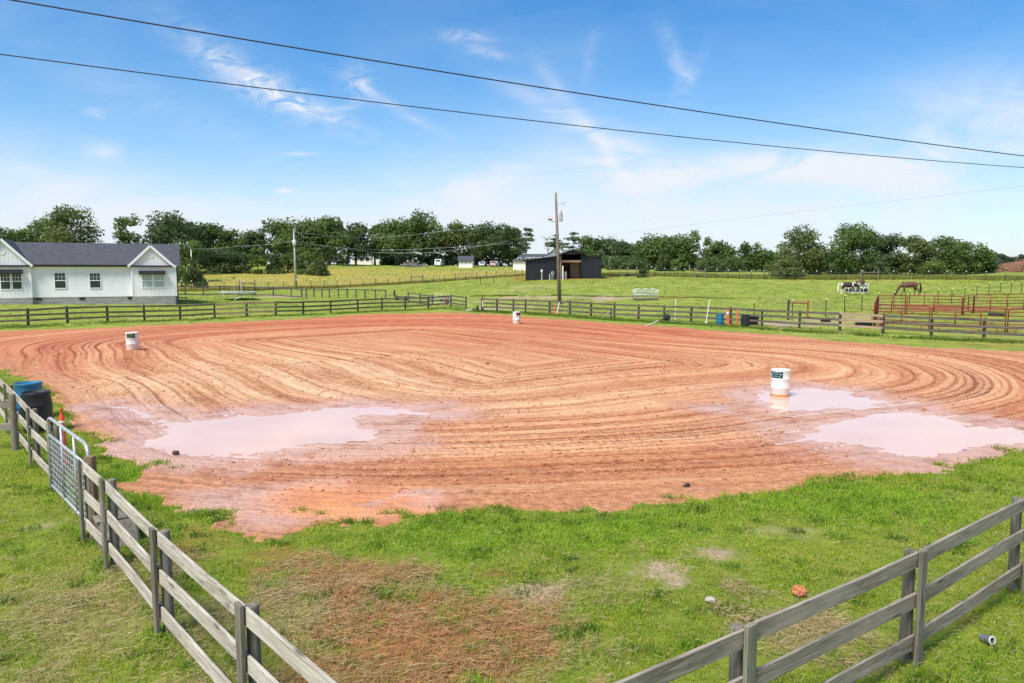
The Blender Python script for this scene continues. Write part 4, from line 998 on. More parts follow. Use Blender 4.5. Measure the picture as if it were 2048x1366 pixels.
def barrel(px, py, label, m, sc=1.0, prof=PROF, rim=None, open_top=False, group=None, zoff=0.0):
    p = at(px, py); p.z = zoff; T = thing('barrel', label, 'barrel', p, 0, group)
    mb = MB(); mb.lathe([(r*sc, z*sc) for r, z in prof], 36, caps=False)
    ht = prof[-1][1]*sc; r1 = prof[-1][0]*sc
    mb.lathe([(r1, ht), (r1-.018, ht), (r1-.022, ht-.03), (.002, ht-.032)], 36, caps=False); mb.build('drum', m, T, True)
    mb = MB(); mb.tube([(r1*math.cos(t_*PI/18), r1*math.sin(t_*PI/18), ht) for t_ in range(37)], .011, 6, False); mb.build('rim', rim or m, T, True)
    mb = MB(); mb.lathe([(.035,ht-.034),(.035,ht-.012),(.001,ht-.012)], 12, (r1*.6,0,0)); mb.build('bung', rim or m, T, True)
    return T, ht, p
SCR = [[(-.42,.30),(-.40,-.05),(-.32,-.30),(-.24,.05),(-.22,.1)],[(-.30,.02),(-.18,.14),(-.16,-.12),(-.06,.12),(-.04,-.1)],[(-.06,.22),(.0,.34),(.05,.12),(.0,-.12),(.10,-.02)],[(.08,.02),(.15,.18),(.2,-.05),(.26,.17),(.3,-.02)],[(.28,.24),(.36,.10),(.42,.2),(.38,-.1),(.26,-.2)],[(-.36,-.34),(-.1,-.26),(.2,-.28),(.34,-.34)],[(-.3,.33),(-.1,.26),(.1,.33),(.3,.30)]]
def label_plate(T, p, ht, r, a0, a1, z0, z1, col, scr):
    base = math.atan2(-p.y, -p.x); mb = MB(); vs = []; n = 8; rr = r+.006
    for k_ in range(n+1):
        t_ = base+a0+(a1-a0)*k_/n
        for z in (z0, z1): vs.append((rr*math.cos(t_), rr*math.sin(t_), z))
    mb._add(vs, [(2*k_, 2*k_+2, 2*k_+3, 2*k_+1) for k_ in range(n)])
    o = mb.build('sticker', col, T)
    mb = MB(); am = (a0+a1)/2; wd = (a1-a0)
    for st in SCR:
        pts = [((rr+.004)*math.cos(base+am+wd*x), (rr+.004)*math.sin(base+am+wd*x), (z0+z1)/2+(z1-z0)*y) for x, y in st]
        mb.tube(pts, .0075, 5)
    add('script_lettering', mb.mesh('script_lettering'), scr, o, WM[T.name])
M['panel_dark'] = material('dark sticker', None, (.012,.018,.02), .4); M['panel_maroon'] = material('maroon sticker', None, (.10,.012,.018), .4)
M['ink_teal'] = material('teal ink', None, (.22,.48,.50), .5); M['ink_green'] = material('green ink', None, (.16,.42,.13), .5); M['ink_red'] = material('dull red ink', None, (.30,.10,.09), .5)
BG = 'white barrels standing in the arena'
T, ht, p = barrel(1559.5, 791, 'white barrel standing in a puddle, dark sticker with teal script near its top', M['barrel_white'], 1.0, PROF, None, False, BG, -.06)
label_plate(T, p, ht, .285, -1.2, .26, .64, .86, M['panel_dark'], M['ink_teal'])
mb = MB(); mb.lathe([(.2885,.055),(.2895,.06),(.2895,.115),(.2880,.12)], 36, caps=False); mb.build('mud_band', M['mud_ring'], T, True)
T, ht, p = barrel(265.5, 700, 'white barrel with green script sticker, alone on the house side of the arena', M['barrel_white'], .99, PROF, None, False, BG)
label_plate(T, p, ht, .282, -1.0, .50, .58, .83, M['panel_dark'], M['ink_green'])
T, ht, p = barrel(1033, 647.5, 'white barrel with small maroon sticker at the far edge of the arena', M['barrel_white'], 1.0, PROF, None, False, BG)
label_plate(T, p, ht, .285, -.1, 1.35, .62, .86, M['panel_maroon'], M['ink_red'])
barrel(61, 838, 'blue barrel behind the pale board fence, next to the nearest black barrel', M['barrel_blue'], 1.1, PROF, M['blue_plastic'])
barrel(77, 864, 'black barrel close behind the pale board fence and the metal gate', M['barrel_black'], 1.12, PROF2, M['blk_plastic'])
barrel(1439.5, 651, 'blue barrel with a white tag by the far fence, next to orange markers', M['barrel_blue'], .98, PROF, M['blue_plastic'])
T, ht, p = barrel(1490, 654, 'black barrel by the far fence, in front of a black trough', M['barrel_black'], 1.0, PROF2, M['blk_plastic'])
# ================================================================== markers, poles and small arena gear
def delineator(px, py, h, label, white=(), tilt=0, r=.055):
    p = at(px, py); p.z = max(0, zg(p)) if p.y < 30 else p.z; T = thing('marker_post', label, 'marker post', p); setw(T, Matrix.Translation(p) @ Matrix.Rotation(tilt, 4, 'Y'))
    mb = MB(); mb.lathe([(r*2.1,0),(r*2.1,.04),(r*1.2,.07),(r,.1),(r*.93,h*.86),(r*.6,h*.88),(r*.55,h*.9),(r*.3,h*.92),(r*.3,h*.96),(r*.5,h*.97),(r*.5,h)], 14); mb.build('tube_body', M['orange'], T, True)
    for z0, z1 in white: mb = MB(); mb.lathe([(r*1.0,z0*h),(r*1.03,z0*h+.004),(r*1.02,z1*h-.004),(r*.96,z1*h)], 14, caps=False); mb.build('white_band', M['pvc'], T, True)
delineator(129, 931, 1.16, 'orange marker post with a white band behind the metal gate', [(.60,.68),(.74,.78)])
delineator(1109.5, 631.5, .98, 'red orange marker post by the foot of the wooden utility pole', [], .0, .06)
delineator(1457, 651, 1.25, 'orange marker post with white collar leaning beside the far blue barrel', [(.62,.78)], -.1, .075)
delineator(1473.5, 652, 1.22, 'slim plain orange marker post between the far blue and black barrels', [], 0, .05)
def pole(name, a, b, r, label, cat, m='pvc', base=None, group=None):
    a, b = Vector(a), Vector(b); T = thing(name, label, cat, a, 0, group); mb = MB(); mb.tube([a, b], r, 8); mb.build('shaft', M[m], T, local=False)
    if base: mb = MB(); mb.lathe([(.02,-.02),(base,-.02),(base,.05),(base*.8,.08),(.03,.09)], 16, a); mb.build('foot', M['blk_rubber' if base > .15 else m], T, True, local=False)
    return T
def up(px, py, h, dx=0): p = at(px, py); return p, p+Vector((dx, 0, h))
a, b = up(1350.5, 640, 1.62); pole('training_pole', a, b, .035, 'upright white pole against the far board fence', 'pole')
a, b = up(1412, 646.5, 1.75, .22); pole('training_pole', a, b, .035, 'leaning white pole with a ball foot left of the far blue barrel', 'pole', 'pvc', .085)
a, b = up(1113.5, 630, 1.1, .22); pole('training_pole', a, b, .05, 'short leaning white pole right of the red orange marker post', 'pole')
def lying(name, q0, q1, zf, label, base):
    a, b = at(*q0), at(*q1); a.z += .05; b.z += zf
    T = thing(name, label, 'pole', b); d = (a-b); mb = MB(); mb.tube([a, b], .035, 8); mb.build('shaft', M['pvc'], T, local=False)
    mb = MB(); mb.tube([b-d.normalized()*.08, b+d*.42], .042, 8); mb.build('sleeve', M['blk_plastic'], T, local=False)
    W = Matrix.Translation(b) @ d.to_track_quat('Z', 'Y').to_matrix().to_4x4(); mb = MB(); mb.lathe([(.02,-.12),(base,-.12),(base,-.04),(base*.8,0),(.05,.03)], 18); add('foot', mb.mesh('foot', True), M['blk_rubber'], T, W)
lying('fallen_pole', (1292,653), (1333,642), .27, 'fallen white pole with round black foot, half on the dirt', .27)
lying('fallen_pole', (931,622.5), (954,621.5), .25, 'fallen white pole with black foot near the arena corner', .26)
a, b = at(1342, 645), at(1400, 649); T = thing('white_plank', 'long pale plank lying in the grass below the upright white pole', 'plank', a); mb = MB(); mb.beam(a+Vector((0,0,.06)), b+Vector((0,0,.06)), .12, .06); mb.build('plank', M['pvc'], T, local=False)
a, b = at(1203, 638.5), at(1222, 638); T = thing('brace_post', 'short dark post with a pale slanting bar by the far board fence', 'post', b); mb = MB(); mb.tube([b, b+Vector((.0,0,.72))], .05, 8); mb.build('stub', M['tpost'], T, local=False); mb = MB(); mb.tube([a+Vector((0,0,.05)), b+Vector((-.05,-.06,.66))], .032, 6); mb.build('slant_bar', M['rail_tan'], T, local=False)
a = at(964, 622); T = thing('marker_post', 'orange topped white post at the open arena corner', 'marker post', a); mb = MB(); mb.tube([a+Vector((.06,-.12,.05)), a+Vector((.06,-.12,1.05))], .045, 8); mb.build('shaft', M['pvc'], T, local=False)
mb = MB(); mb.tube([a+Vector((.06,-.12,1.0)), a+Vector((.06,-.12,1.62))], .06, 8); mb.build('orange_sleeve', M['rust_red'], T, local=False); mb = MB(); mb.lathe([(.13,0),(.13,.05),(.07,.4),(.05,.42)], 10, a+Vector((.06,-.12,-.02))); mb.build('dark_foot', M['blk_rubber'], T, local=False)
# tack hanging on the corner rails
for k_, (px, m, w_, l_, lab) in enumerate([(878.5,'dark_cloth',.16,.3,'small dark strap bundle hanging on the corner rail'),(884,'dark_cloth',.28,.85,'dark blue horse blanket hanging left of the brown straps'),(889.5,'tan_leather',.16,.75,'tan leather straps hanging between two blankets on the corner rail'),(894,'red_cloth',.34,1.0,'red brown blanket hanging on the corner rail'),(899,'blk_rubber',.22,.7,'black harness hung on the arena corner post')]):
    p = at(px, 611); p.y -= .25; z = p.z+1.05; rp = random.Random(k_); mb = MB(); n = 7
    vs = []
    for i in range(n+1):
        zz = z-l_*i/n; ww = w_*(1-.35*abs(math.sin(i*1.3+k_)))
        for s_ in (-1, 1): vs.append((p.x+s_*ww/2+.03*math.sin(i+k_), p.y-.03*math.sin(i*.9), zz)); 
        for s_ in (1, -1): vs.append((p.x+s_*ww/2+.03*math.sin(i+k_), p.y+.07-.03*math.sin(i*.9), zz))
    fs = [];
    for i in range(n):
        for q in range(4): fs.append((i*4+q, i*4+(q+1) % 4, i*4+4+(q+1) % 4, i*4+4+q))
    fs += [(3,2,1,0), tuple(n*4+q for q in range(4))]; mb._add(vs, fs); tag(mb.build('hanging_tack', M[m]), lab, 'horse tack', 'tack on the corner fence')
# dark cart with upright back
p = at(797, 601); T = thing('yard_cart', 'dark flat cart with a tall upright handle frame in the lane opening', 'cart', p); mb = MB()
mb.box((.35,0,.42), (1.3,.6,.14)); mb.build('deck', M['dark_cloth'], T)
mb = MB(); mb.tube([(-.35,-.25,.4),(-.5,-.25,.9),(-.42,-.25,1.12)], .05, 6); mb.tube([(-.35,.25,.4),(-.5,.25,.9),(-.42,.25,1.12)], .05, 6); mb.tube([(-.42,-.25,1.12),(-.42,.25,1.12)], .06, 6); mb.box((-.45,0,.85), (.12,.45,.5)); mb.build('handle_frame', M['dark_in'], T)
for x in (-.2, .85):
    for y in (-.3, .3): mb = MB(); mb.lathe([(.05,-.04),(.19,-.04),(.2,0),(.19,.04),(.05,.04)], 14); add('wheel', mb.mesh('wheel'), M['blk_rubber'], T, Matrix.Translation((x, y, .2)) @ Matrix.Rotation(PI/2, 4, 'X'), True)
# black troughs, feed tub
def trough(px, py, L_, w_, h_, label, rot=0):
    p = at(px, py); T = thing('water_trough', label, 'trough', p, rot); mb = MB(); pr = []
    for sx, sz, k_ in ((.88,0,0),(1,h_,1)): pr.append([(sx*L_/2*a_, sx*w_/2*b_, sz) for a_, b_ in ((-1,-.7),(-.7,-1),(.7,-1),(1,-.7),(1,.7),(.7,1),(-.7,1),(-1,.7))])
    inn = [(x*.9, y*.9, z) for x, y, z in pr[1]]; bot = [(x*.85, y*.85, h_*.45) for x, y, z in pr[1]]
    vs = pr[0]+pr[1]+inn+bot; fs = [tuple(range(7, -1, -1))]
    for r_ in range(3):
        for k_ in range(8): fs.append((r_*8+k_, r_*8+(k_+1) % 8, r_*8+8+(k_+1) % 8, r_*8+8+k_))
    fs.append(tuple(24+k_ for k_ in range(8))); mb._add(vs, fs); mb.build('tub', M['blk_rubber'], T)
    mb = MB(); ring = pr[1]+[pr[1][0]]; mb.tube(ring, .025, 6); mb.build('lip', M['blk_plastic'], T)
trough(1500, 649, 1.1, .7, .55, 'black stock trough behind the far black barrel')
trough(1651, 643.5, .62, .62, .2, 'flat black feed tub on bare ground beyond the far fence')
trough(1727, 655, 1.0, .6, .3, 'low dark trough left of the red corral corner')
# ================================================================== the white house
def f_siding(t, b):
    o = t.sep(t.obj()); z = o[2]; fr = t.math('FRACT', t.math('MULTIPLY', z, 1/.115))
    n = t.noise(t.obj(), 1.5, 3, .5)
    t.l.new(t.mix(t.ramp(n, [(.3, 0), (.7, 1)]), (.79,.77,.785), (.84,.82,.835)), b.inputs['Base Color'])
    bump(t, b, t.ramp(fr, [(0, 0), (.1, 1), (1, .35)]), .8, .02)
M['siding'] = material('white lap siding', f_siding, rough=.55)
def f_batten(t, b):
    o = t.sep(t.obj()); fr = t.math('FRACT', t.math('MULTIPLY', o[0], 1/.3))
    t.l.new(t.mix(t.noise(t.obj(), 2, 3), (.79,.77,.785), (.85,.83,.84)), b.inputs['Base Color'])
    bump(t, b, t.ramp(fr, [(0, 1), (.12, 1), (.16, 0), (1, 0)]), .8, .02)
M['batten_siding'] = material('white board and batten', f_batten, rough=.55)
def f_shingle(t, b):
    o = t.obj(); br = t.new('ShaderNodeTexBrick', {'Vector': t.vmul(o, (1, 1, 1)), 'Scale': 1.0, 'Color1': (.036,.04,.048,1), 'Color2': (.07,.076,.088,1), 'Mortar': (.04,.042,.048,1), 'Mortar Size': .012, 'Brick Width': .33, 'Row Height': .16})
    n = t.noise(o, 9, 4, .7); c = t.mix(t.math('MULTIPLY', t.ramp(n, [(.35, 0), (.7, 1)]), .6), br.outputs['Color'], (.10,.105,.118))
    t.l.new(c, b.inputs['Base Color']); bump(t, b, n, .3, .02)
M['shingle'] = material('dark grey shingles', f_shingle, rough=.9)
def f_block(t, b):
    br = t.new('ShaderNodeTexBrick', {'Vector': t.new('ShaderNodeCombineXYZ', {0: t.sep(t.obj())[0], 1: t.sep(t.obj())[2], 2: 0.0}).outputs[0], 'Scale': 1.0, 'Color1': (.25,.25,.24,1), 'Color2': (.36,.355,.34,1), 'Mortar': (.20,.19,.18,1), 'Mortar Size': .012, 'Brick Width': .4, 'Row Height': .2})
    n = t.noise(t.obj(), 3, 4); z = t.sep(t.obj())[2]
    c = t.mix(t.math('MULTIPLY', t.ramp(n, [(.4, 0), (.7, 1)]), .4), br.outputs['Color'], (.42,.38,.32)); t.l.new(c, b.inputs['Base Color']); bump(t, b, n, .3, .02)
M['block'] = material('grey block foundation', f_block, rough=.9)
M['trim'] = material('white trim', None, (.82,.825,.82), .5); M['black_trim'] = material('black trim', None, (.016,.016,.018), .5); M['blind'] = material('pale blind', None, (.42,.46,.45), .3)
DC = 66.0; cx = (352-1024)/1457*DC; hd = Vector((.91, .4146, 0)).normalized(); zg0 = float(gz(cx, DC))
T = thing('white_house', 'long white single-storey house with dark shingle roof, two front gables and black window awnings', 'house', (cx, DC, zg0), math.atan2(hd.y, hd.x))
def hx(px): a = (px-1024)/1457; return -(cx-a*DC)/(-(hd.x-a*hd.y))*1.0     # local x of a photo column on the front wall
def hz(py): return H+DC*ray(352, py)[1]-zg0
def hx2(px): a = (px-1024)/1457; s = (a*DC-cx)/(hd.x-a*hd.y); return s
hx = hx2
ze, zs, zr = hz(530.6), hz(591.5), 6.45-zg0; xl = hx(-110); dep = 8.4
mb = MB(); mb.box((xl/2, dep/2, zs/2-.4), (-xl, dep, zs+.8)); mb.build('foundation', M['block'], T)
for px in (-20, 74, 161, 258, 341): x = hx(px); mb = MB(); mb.box((x, -.02, zs-.12), (.42, .06, .2)); mb.build('foundation_vent', M['black_trim'], T)
mb = MB(); mb.box((xl/2, dep/2, (zs+ze)/2), (-xl+.06, dep+.06, ze-zs)); 
mb.prism([(.03, -.03, ze), (.03, dep+.03, ze), (.03, dep/2, zr-.18)], (-.1, 0, 0)); mb.build('wall', M['siding'], T)
ov = .32; pit = (zr-ze)/(dep/2)
mb = MB()
for sgn in (0, 1):
    y0 = -ov if sgn == 0 else dep+ov; z0 = ze-ov*pit*.35
    mb._add([(xl-.4, y0, z0), (.35, y0, z0), (.35, dep/2, zr), (xl-.4, dep/2, zr), (xl-.4, y0, z0-.1), (.35, y0, z0-.1), (.35, dep/2, zr-.12), (xl-.4, dep/2, zr-.12)], [(0,1,2,3),(7,6,5,4),(0,4,5,1),(1,5,6,2),(2,6,7,3),(3,7,4,0)])
mb.build('roof', M['shingle'], T)
ga = hx(67), hx(257)
mb = MB(); mb.box(((ga[0]+ga[1])/2, -ov-.05, ze-.03), (ga[1]-ga[0]-.1, .1, .12)); mb.build('gutter', M['black_trim'], T)
mb = MB(); mb.box(((xl+ga[1])/2*0+(ga[0]+ga[1])/2, -ov/2+.02, ze-.13), (ga[1]-ga[0], ov, .03)); mb.build('soffit', M['trim'], T)
def gable(p0, p1, bay0, bay1, apex, wpairs, aw):
    x0, x1, xa = hx(p0), hx(p1), hx((p0+p1)/2); b0, b1 = hx(bay0), hx(bay1); za = hz(apex)-.1; yf = -.28
    mb = MB(); mb.box(((b0+b1)/2, yf/2, (zs+ze)/2), (b1-b0, -yf, ze-zs)); mb.build('bay_wall', M['batten_siding'], T)
    mb = MB(); mb.box(((b0+b1)/2, yf/2-.005, zs/2-.4), (b1-b0-.01, -yf+.012, zs+.8)); mb.build('bay_foundation', M['block'], T)
    mb = MB(); mb.prism([(x0+.25, yf-.02, ze-.02), (x1-.25, yf-.02, ze-.02), (xa, yf-.02, za-.2)], (0, .12, 0)); mb.build('gable_wall', M['batten_siding'], T)
    mb = MB(); mb.lathe([(.01,.005),(.2,.005),(.21,.02),(.25,.02),(.26,-.02)], 20, caps=False); add('gable_medallion', mb.mesh('gable_medallion'), M['trim'], T, Matrix.Translation((xa, yf-.04, ze+(za-ze)*.5)) @ Matrix.Rotation(PI/2, 4, 'X'), True)
    yb = dep/2*(za-ze)/(zr-ze)+.3; mb = MB()
    for s_, xe in ((-1, x0), (1, x1)):
        e0 = Vector((xe, yf-.2, ze-.08)); a0 = Vector((xa, yf-.2, za+.02)); mb._add([e0, a0, a0+Vector((0, yb+.5, 0)), Vector((xe, .35, ze-.08)), e0-Vector((0,0,.1)), a0-Vector((0,0,.1)), a0+Vector((0, yb+.5, -.1)), Vector((xe, .35, ze-.18))], [(0,1,2,3),(7,6,5,4),(0,4,5,1),(1,5,6,2),(2,6,7,3),(3,7,4,0)])
    mb.build('gable_roof', M['shingle'], T)
    mb = MB()
    for xe in (x0, x1): mb.beam(Vector((xe, yf-.215, ze-.13)), Vector((xa, yf-.215, za-.05)), .05, .2, (0, 0, 1))
    mb.build('rake_board', M['trim'], T)
    mb = MB(); mb.box(((x0+x1)/2, yf-.14, ze-.08), (x1-x0-.3, .26, .1)); mb.build('gable_gutter', M['black_trim'], T)
    for xx in (b0+.06, b1-.06): mb = MB(); mb.box((xx, yf-.01, (zs+ze)/2-.03), (.14 if xx < 0 and xx > b0+.1 else .14, .06, ze-zs-.08)); mb.build('corner_board', M['trim'], T)
    return yf
def window(x0, x1, z0, z1, y, pane='glass', blind=False):
    f = MB(); w = .07
    for (c, s) in (((x0-w/2, z0/2+z1/2), (w, z1-z0+2*w)), ((x1+w/2, z0/2+z1/2), (w, z1-z0+2*w)), (((x0+x1)/2, z1+w/2), (x1-x0, w)), (((x0+x1)/2, z0-w/2), (x1-x0, w))): f.box((c[0], y-.02, c[1]), (s[0], .06, s[1]))
    o = f.build('window', M['trim'], T); zm = (z0+z1)/2; 
    s_ = MB(); s_.box(((x0+x1)/2, y-.025, zm), (x1-x0, .045, .07))
    for k_ in (1, 2): s_.box((x0+(x1-x0)*k_/3, y-.014, (zm+z1)/2), (.025, .02, z1-zm-.07))
    s_.box(((x0+x1)/2, y-.014, (zm+z1)/2), (x1-x0, .018, .025)); add('sash', s_.mesh('sash'), M['trim'], o, WM[T.name])
    g = MB(); g.box(((x0+x1)/2, y+.001, zm), (x1-x0, .012, z1-z0)); add('glazing', g.mesh('glazing'), M['blind' if blind else pane], o, WM[T.name])
yf = gable(-52, 67, -45, 63, 480.5, None, None); gable(257, 349, 262, 349, 489.5, None, None)
for p0, p1, q0, q1, y, bl in ((1.5, 20, 547, 575, yf, 0), (25, 43, 547, 575, yf, 0), (284, 303, 547.5, 574.5, yf, 1), (308, 327, 547.5, 574.5, yf, 1), (108.5, 130, 546, 574, -.03, 0), (179, 199.5, 546.5, 574, -.03, 0)):
    window(hx(p0), hx(p1), hz(q1), hz(q0), y, 'glass', bl)
for p0, p1, q0, q1 in ((-4, 47, 539.5, 547.5), (278, 331, 541.5, 548.5)):
    x0, x1 = hx(p0), hx(p1); z0, z1 = hz(q1), hz(q0); mb = MB(); mb.prism([(x0, yf-.03, z1), (x0, yf-.5, z0+.12), (x0, yf-.5, z0), (x0, yf-.03, z0)], (x1-x0, 0, 0)); mb.build('awning', M['black_trim'], T)
mb = MB(); x = -.05; mb.tube([(x+.12, -ov-.1, ze-.1), (x+.12, -.36, ze-.25), (x+.12, -.36, .12), (x+.16, -.6, .06)], .05, 6); mb.build('downspout', M['black_trim'], T)
mb = MB(); mb.box((-.03, -.3, (zs+ze)/2), (.14, .05, ze-zs)); mb.build('corner_board', M['trim'], T)
a = at(354, 596.5); a2 = at(375, 596.5); TT = thing('drain_pipe', 'black drain pipe lying on grass at the house corner', 'pipe', a); mb = MB(); mb.tube([a+Vector((0,0,.08)), a2+Vector((0,0,.06))], .06, 6); mb.build('pipe', M['blk_plastic'], TT, local=False)
# ================================================================== the black barn
def f_rib(t, b):
    o = t.sep(t.obj()); fr = t.math('FRACT', t.math('MULTIPLY', o[0], 1/.45)); n = t.noise(t.vmul(t.obj(), (1, 1, .25)), 1.3, 4, .6)
    t.l.new(t.mix(t.ramp(n, [(.35, 0), (.7, 1)]), (.009,.0095,.012), (.017,.018,.022)), b.inputs['Base Color']); bump(t, b, t.ramp(fr, [(0, 1), (.1, 1), (.18, 0), (1, 0)]), .7, .04)
M['black_metal'] = material('black ribbed metal', f_rib, rough=.5, spec=.4)
M['roof_metal'] = speckled('dull grey metal roof', (.16,.17,.19), (.26,.27,.29), 1.5, .5, .2)
M['stall_wood'] = wood('stall timber', (.15,.08,.05), (.29,.17,.115), (.42,.28,.20))
M['stall_red'] = speckled('red stained planks', (.16,.055,.035), (.27,.12,.08), 3, .8, stretch=(1, 1, 5))
BR = math.radians(-2.5); bD = 104.0; bx0 = (1051-1024)/1457*bD; zb = float(gz((1120-1024)/1457*bD, bD))-.02
T = thing('black_barn', 'black metal barn with raised open centre aisle and side wings in the green paddock', 'barn', (bx0, bD, zb), BR)
def qx(px): a = (px-1024)/1457; s, c_ = math.sin(BR), math.cos(BR); return (a*bD-bx0)/(c_-a*s)
def qz(py): return H+bD*ray(1120, py)[1]-zb
x0, xa_, xb_, x1 = qx(1051), qx(1120), qx(1162), qx(1203); D_ = 10.5
zl0, zl1 = qz(520.5), qz(513.5); zw0, zw1 = qz(512), qz(515.5)
mb = MB(); mb.prism([(x0,0,-.4),(xa_-.9,0,-.4),(xa_-.9,0,zl1-.05),(x0,0,zl0-.1)], (0,.12,0)); mb.prism([(x0,0.12,-.4),(x0,D_,-.4),(x0,D_,zl0-.1),(x0,0.12,zl0-.1)], (.1,0,0)); mb.build('left_wing_wall', M['black_metal'], T)
mb = MB(); mb.prism([(xa_-.9,.03,-.4),(xa_,.03,-.4),(xa_,.03,zl1-.12),(xa_-.9,.03,zl1-.12)], (0,.12,0)); mb.build('corner_wall', M['black_metal'], T)
mb = MB(); mb.prism([(xb_,0,-.4),(x1,0,-.4),(x1,0,zw1),(xb_,0,zw0)], (0,.12,0)); mb.prism([(x1-.1,.12,-.4),(x1-.1,D_,-.4),(x1-.1,D_,zw1),(x1-.1,.12,zw1)], (.1,0,0)); mb.build('right_wing_wall', M['black_metal'], T)
mb = MB(); mb.prism([(x0-.5,-.35,zl0-.06),(xa_,-.35,zl1+.06),(xa_,-.35,zl1+.16),(x0-.5,-.35,zl0+.03)], (0, D_+.6, 0)); mb.build('left_wing_roof', M['black_trim'], T)
mb = MB(); mb.prism([(xb_-.05,-.12,zw0+.03),(x1+.12,-.12,zw1+.03),(x1+.12,-.12,zw1+.10),(xb_-.05,-.12,zw0+.10)], (0, D_+.3, 0)); mb.build('right_wing_roof', M['black_trim'], T)
xg0, xg1, xga = qx(1119.5), qx(1168), qx(1144); zg_e, zg_a = qz(509.0), qz(499.5)
mb = MB(); mb.prism([(xg0+.1,-.3,zg_e),(xg1-.1,-.3,zg_e),(xga,-.3,zg_a-.08)], (0,.1,0)); mb.build('gable_wall', M['black_metal'], T)
# long pale roof slope on the left of the ridge (the back part of the aisle roof steps down to the left wing)
bl = qx(1088)
mb = MB(); mb._add([(xg0-.25,-.5,zg_e-.02),(xga,-.5,zg_a),(xga,D_,zg_a),(xg0-.25,D_,zg_e-.02),(xg0-.25,-.5,zg_e-.12),(xga,-.5,zg_a-.1),(xga,D_,zg_a-.1),(xg0-.25,D_,zg_e-.12)], [(0,1,2,3),(7,6,5,4),(0,4,5,1),(1,5,6,2),(2,6,7,3),(3,7,4,0)])
mb._add([(xg1+.3,-.5,zg_e-.02),(xga,-.5,zg_a),(xga,D_,zg_a),(xg1+.3,D_,zg_e-.02),(xg1+.3,-.5,zg_e-.12),(xga,-.5,zg_a-.1),(xga,D_,zg_a-.1),(xg1+.3,D_,zg_e-.12)], [(3,2,1,0),(4,5,6,7),(1,5,4,0),(2,6,5,1),(3,7,6,2),(0,4,7,3)]); mb.build('aisle_roof', M['black_metal'], T)
mb = MB(); zt = qz(507.0); mb._add([(bl,.6,zl1+.25-.45),(xg0-.1,-.2,zg_e+.06),(xga-.1,-.2,zg_a+.04),(xga-.1,1.2,zg_a+.04),(bl,2.4,zl1+.1),(bl,.6,zl1-.35),(xg0-.1,-.2,zg_e-.03),(xga-.1,-.2,zg_a-.03),(xga-.1,1.2,zg_a-.05),(bl,2.4,zl1-.1)], [(0,1,2,3,4),(9,8,7,6,5),(0,5,6,1),(1,6,7,2),(2,7,8,3),(3,8,9,4),(4,9,5,0)]); mb.build('lean_roof', M['roof_metal'], T)
mb = MB()
for px in (1121.5, 1163.5): mb.box((qx(px), .2, zg_e/2-.2), (.2, .2, zg_e+.35))
mb.box(((xa_+xb_)/2, .2, qz(522.5)), (xb_-xa_, .12, .3)); mb.build('aisle_post', M['stall_wood'], T)
mb = MB(); mb.box((xb_-.75, 2.2, qz(539)/2+.75), (1.4, .08, qz(523)-.1)); mb.build('stall_wall', M['stall_wood'], T)
mb = MB(); mb.box((xb_-2.1, 4.2, 1.25), (1.6, .08, 2.5)); mb.build('stall_door', M['stall_red'], T)
mb = MB(); mb.box((xa_+.03, 5, 1.35), (.1, 9, 3.0)); mb.box(((xa_+xb_)/2, 8.6, (zg_e+.55)/2), (xb_-xa_+1.2, .1, zg_e+.55)); mb.box((xb_-.02, 5.2, (zw0-.1)/2), (.08, 6.5, zw0-.1)); mb.build('aisle_shade_wall', M['dark_in'], T)  # dark walls close the aisle; the interior's shade is in their colour
mb = MB(); p = qx(1125.5); mb.box((p, -.1, .95), (.16, .08, 1.95)); mb.build('white_jamb', M['white_paint'], T)
mb = MB(); mb.lathe([(.18,0),(.2,.05),(.2,1.05),(.12,1.12)], 10, (qx(1131.5), 1.0, 0)); mb.build('feed_bin', M['galv'], T)
for px, py0, h_, lab in ((1079, 553, 1.3, 'white yard hydrant with round head against the left wing of the black barn'), (1093.3, 552.5, .85, 'thin white post by the left wing of the black barn'), (1098.5, 552.5, 1.15, 'grey hose reel stand by the left wing of the black barn')):
    p = at(px, py0); p = Vector((p.x, bD-.9, 0)); p.z = float(gz(p.x, p.y)); TT = thing('yard_hydrant' if 'hydrant' in lab else ('hose_stand' if 'hose' in lab else 'marker_stake'), lab, 'hydrant' if 'hydrant' in lab else ('hose stand' if 'hose' in lab else 'post'), p); mb = MB()
    if 'reel' in lab:
        mb.tube([(-.12,0,-.1),(-.05,0,h_*.7)], .035, 6); mb.tube([(.12,0,-.1),(.05,0,h_*.7)], .035, 6); mb.build('legs', M['galv'], TT); mb = MB(); mb.tube([(.16*math.cos(q*.45), 0, h_*.82+.2*math.sin(q*.45)) for q in range(15)], .05, 6); mb.build('hose_coil', M['steel_pale'], TT)
    else:
        mb.tube([(0,0,-.1),(0,0,h_)], .05, 8); mb.build('riser', M['pvc'], TT)
        if 'hydrant' in lab: mb = MB(); mb.blob((0,0,h_), (.15,.12,.22), 1, 8, .1); mb.box((-.15,-.05,h_-.03), (.2,.06,.06)); mb.build('spout', M['white_paint'], TT)
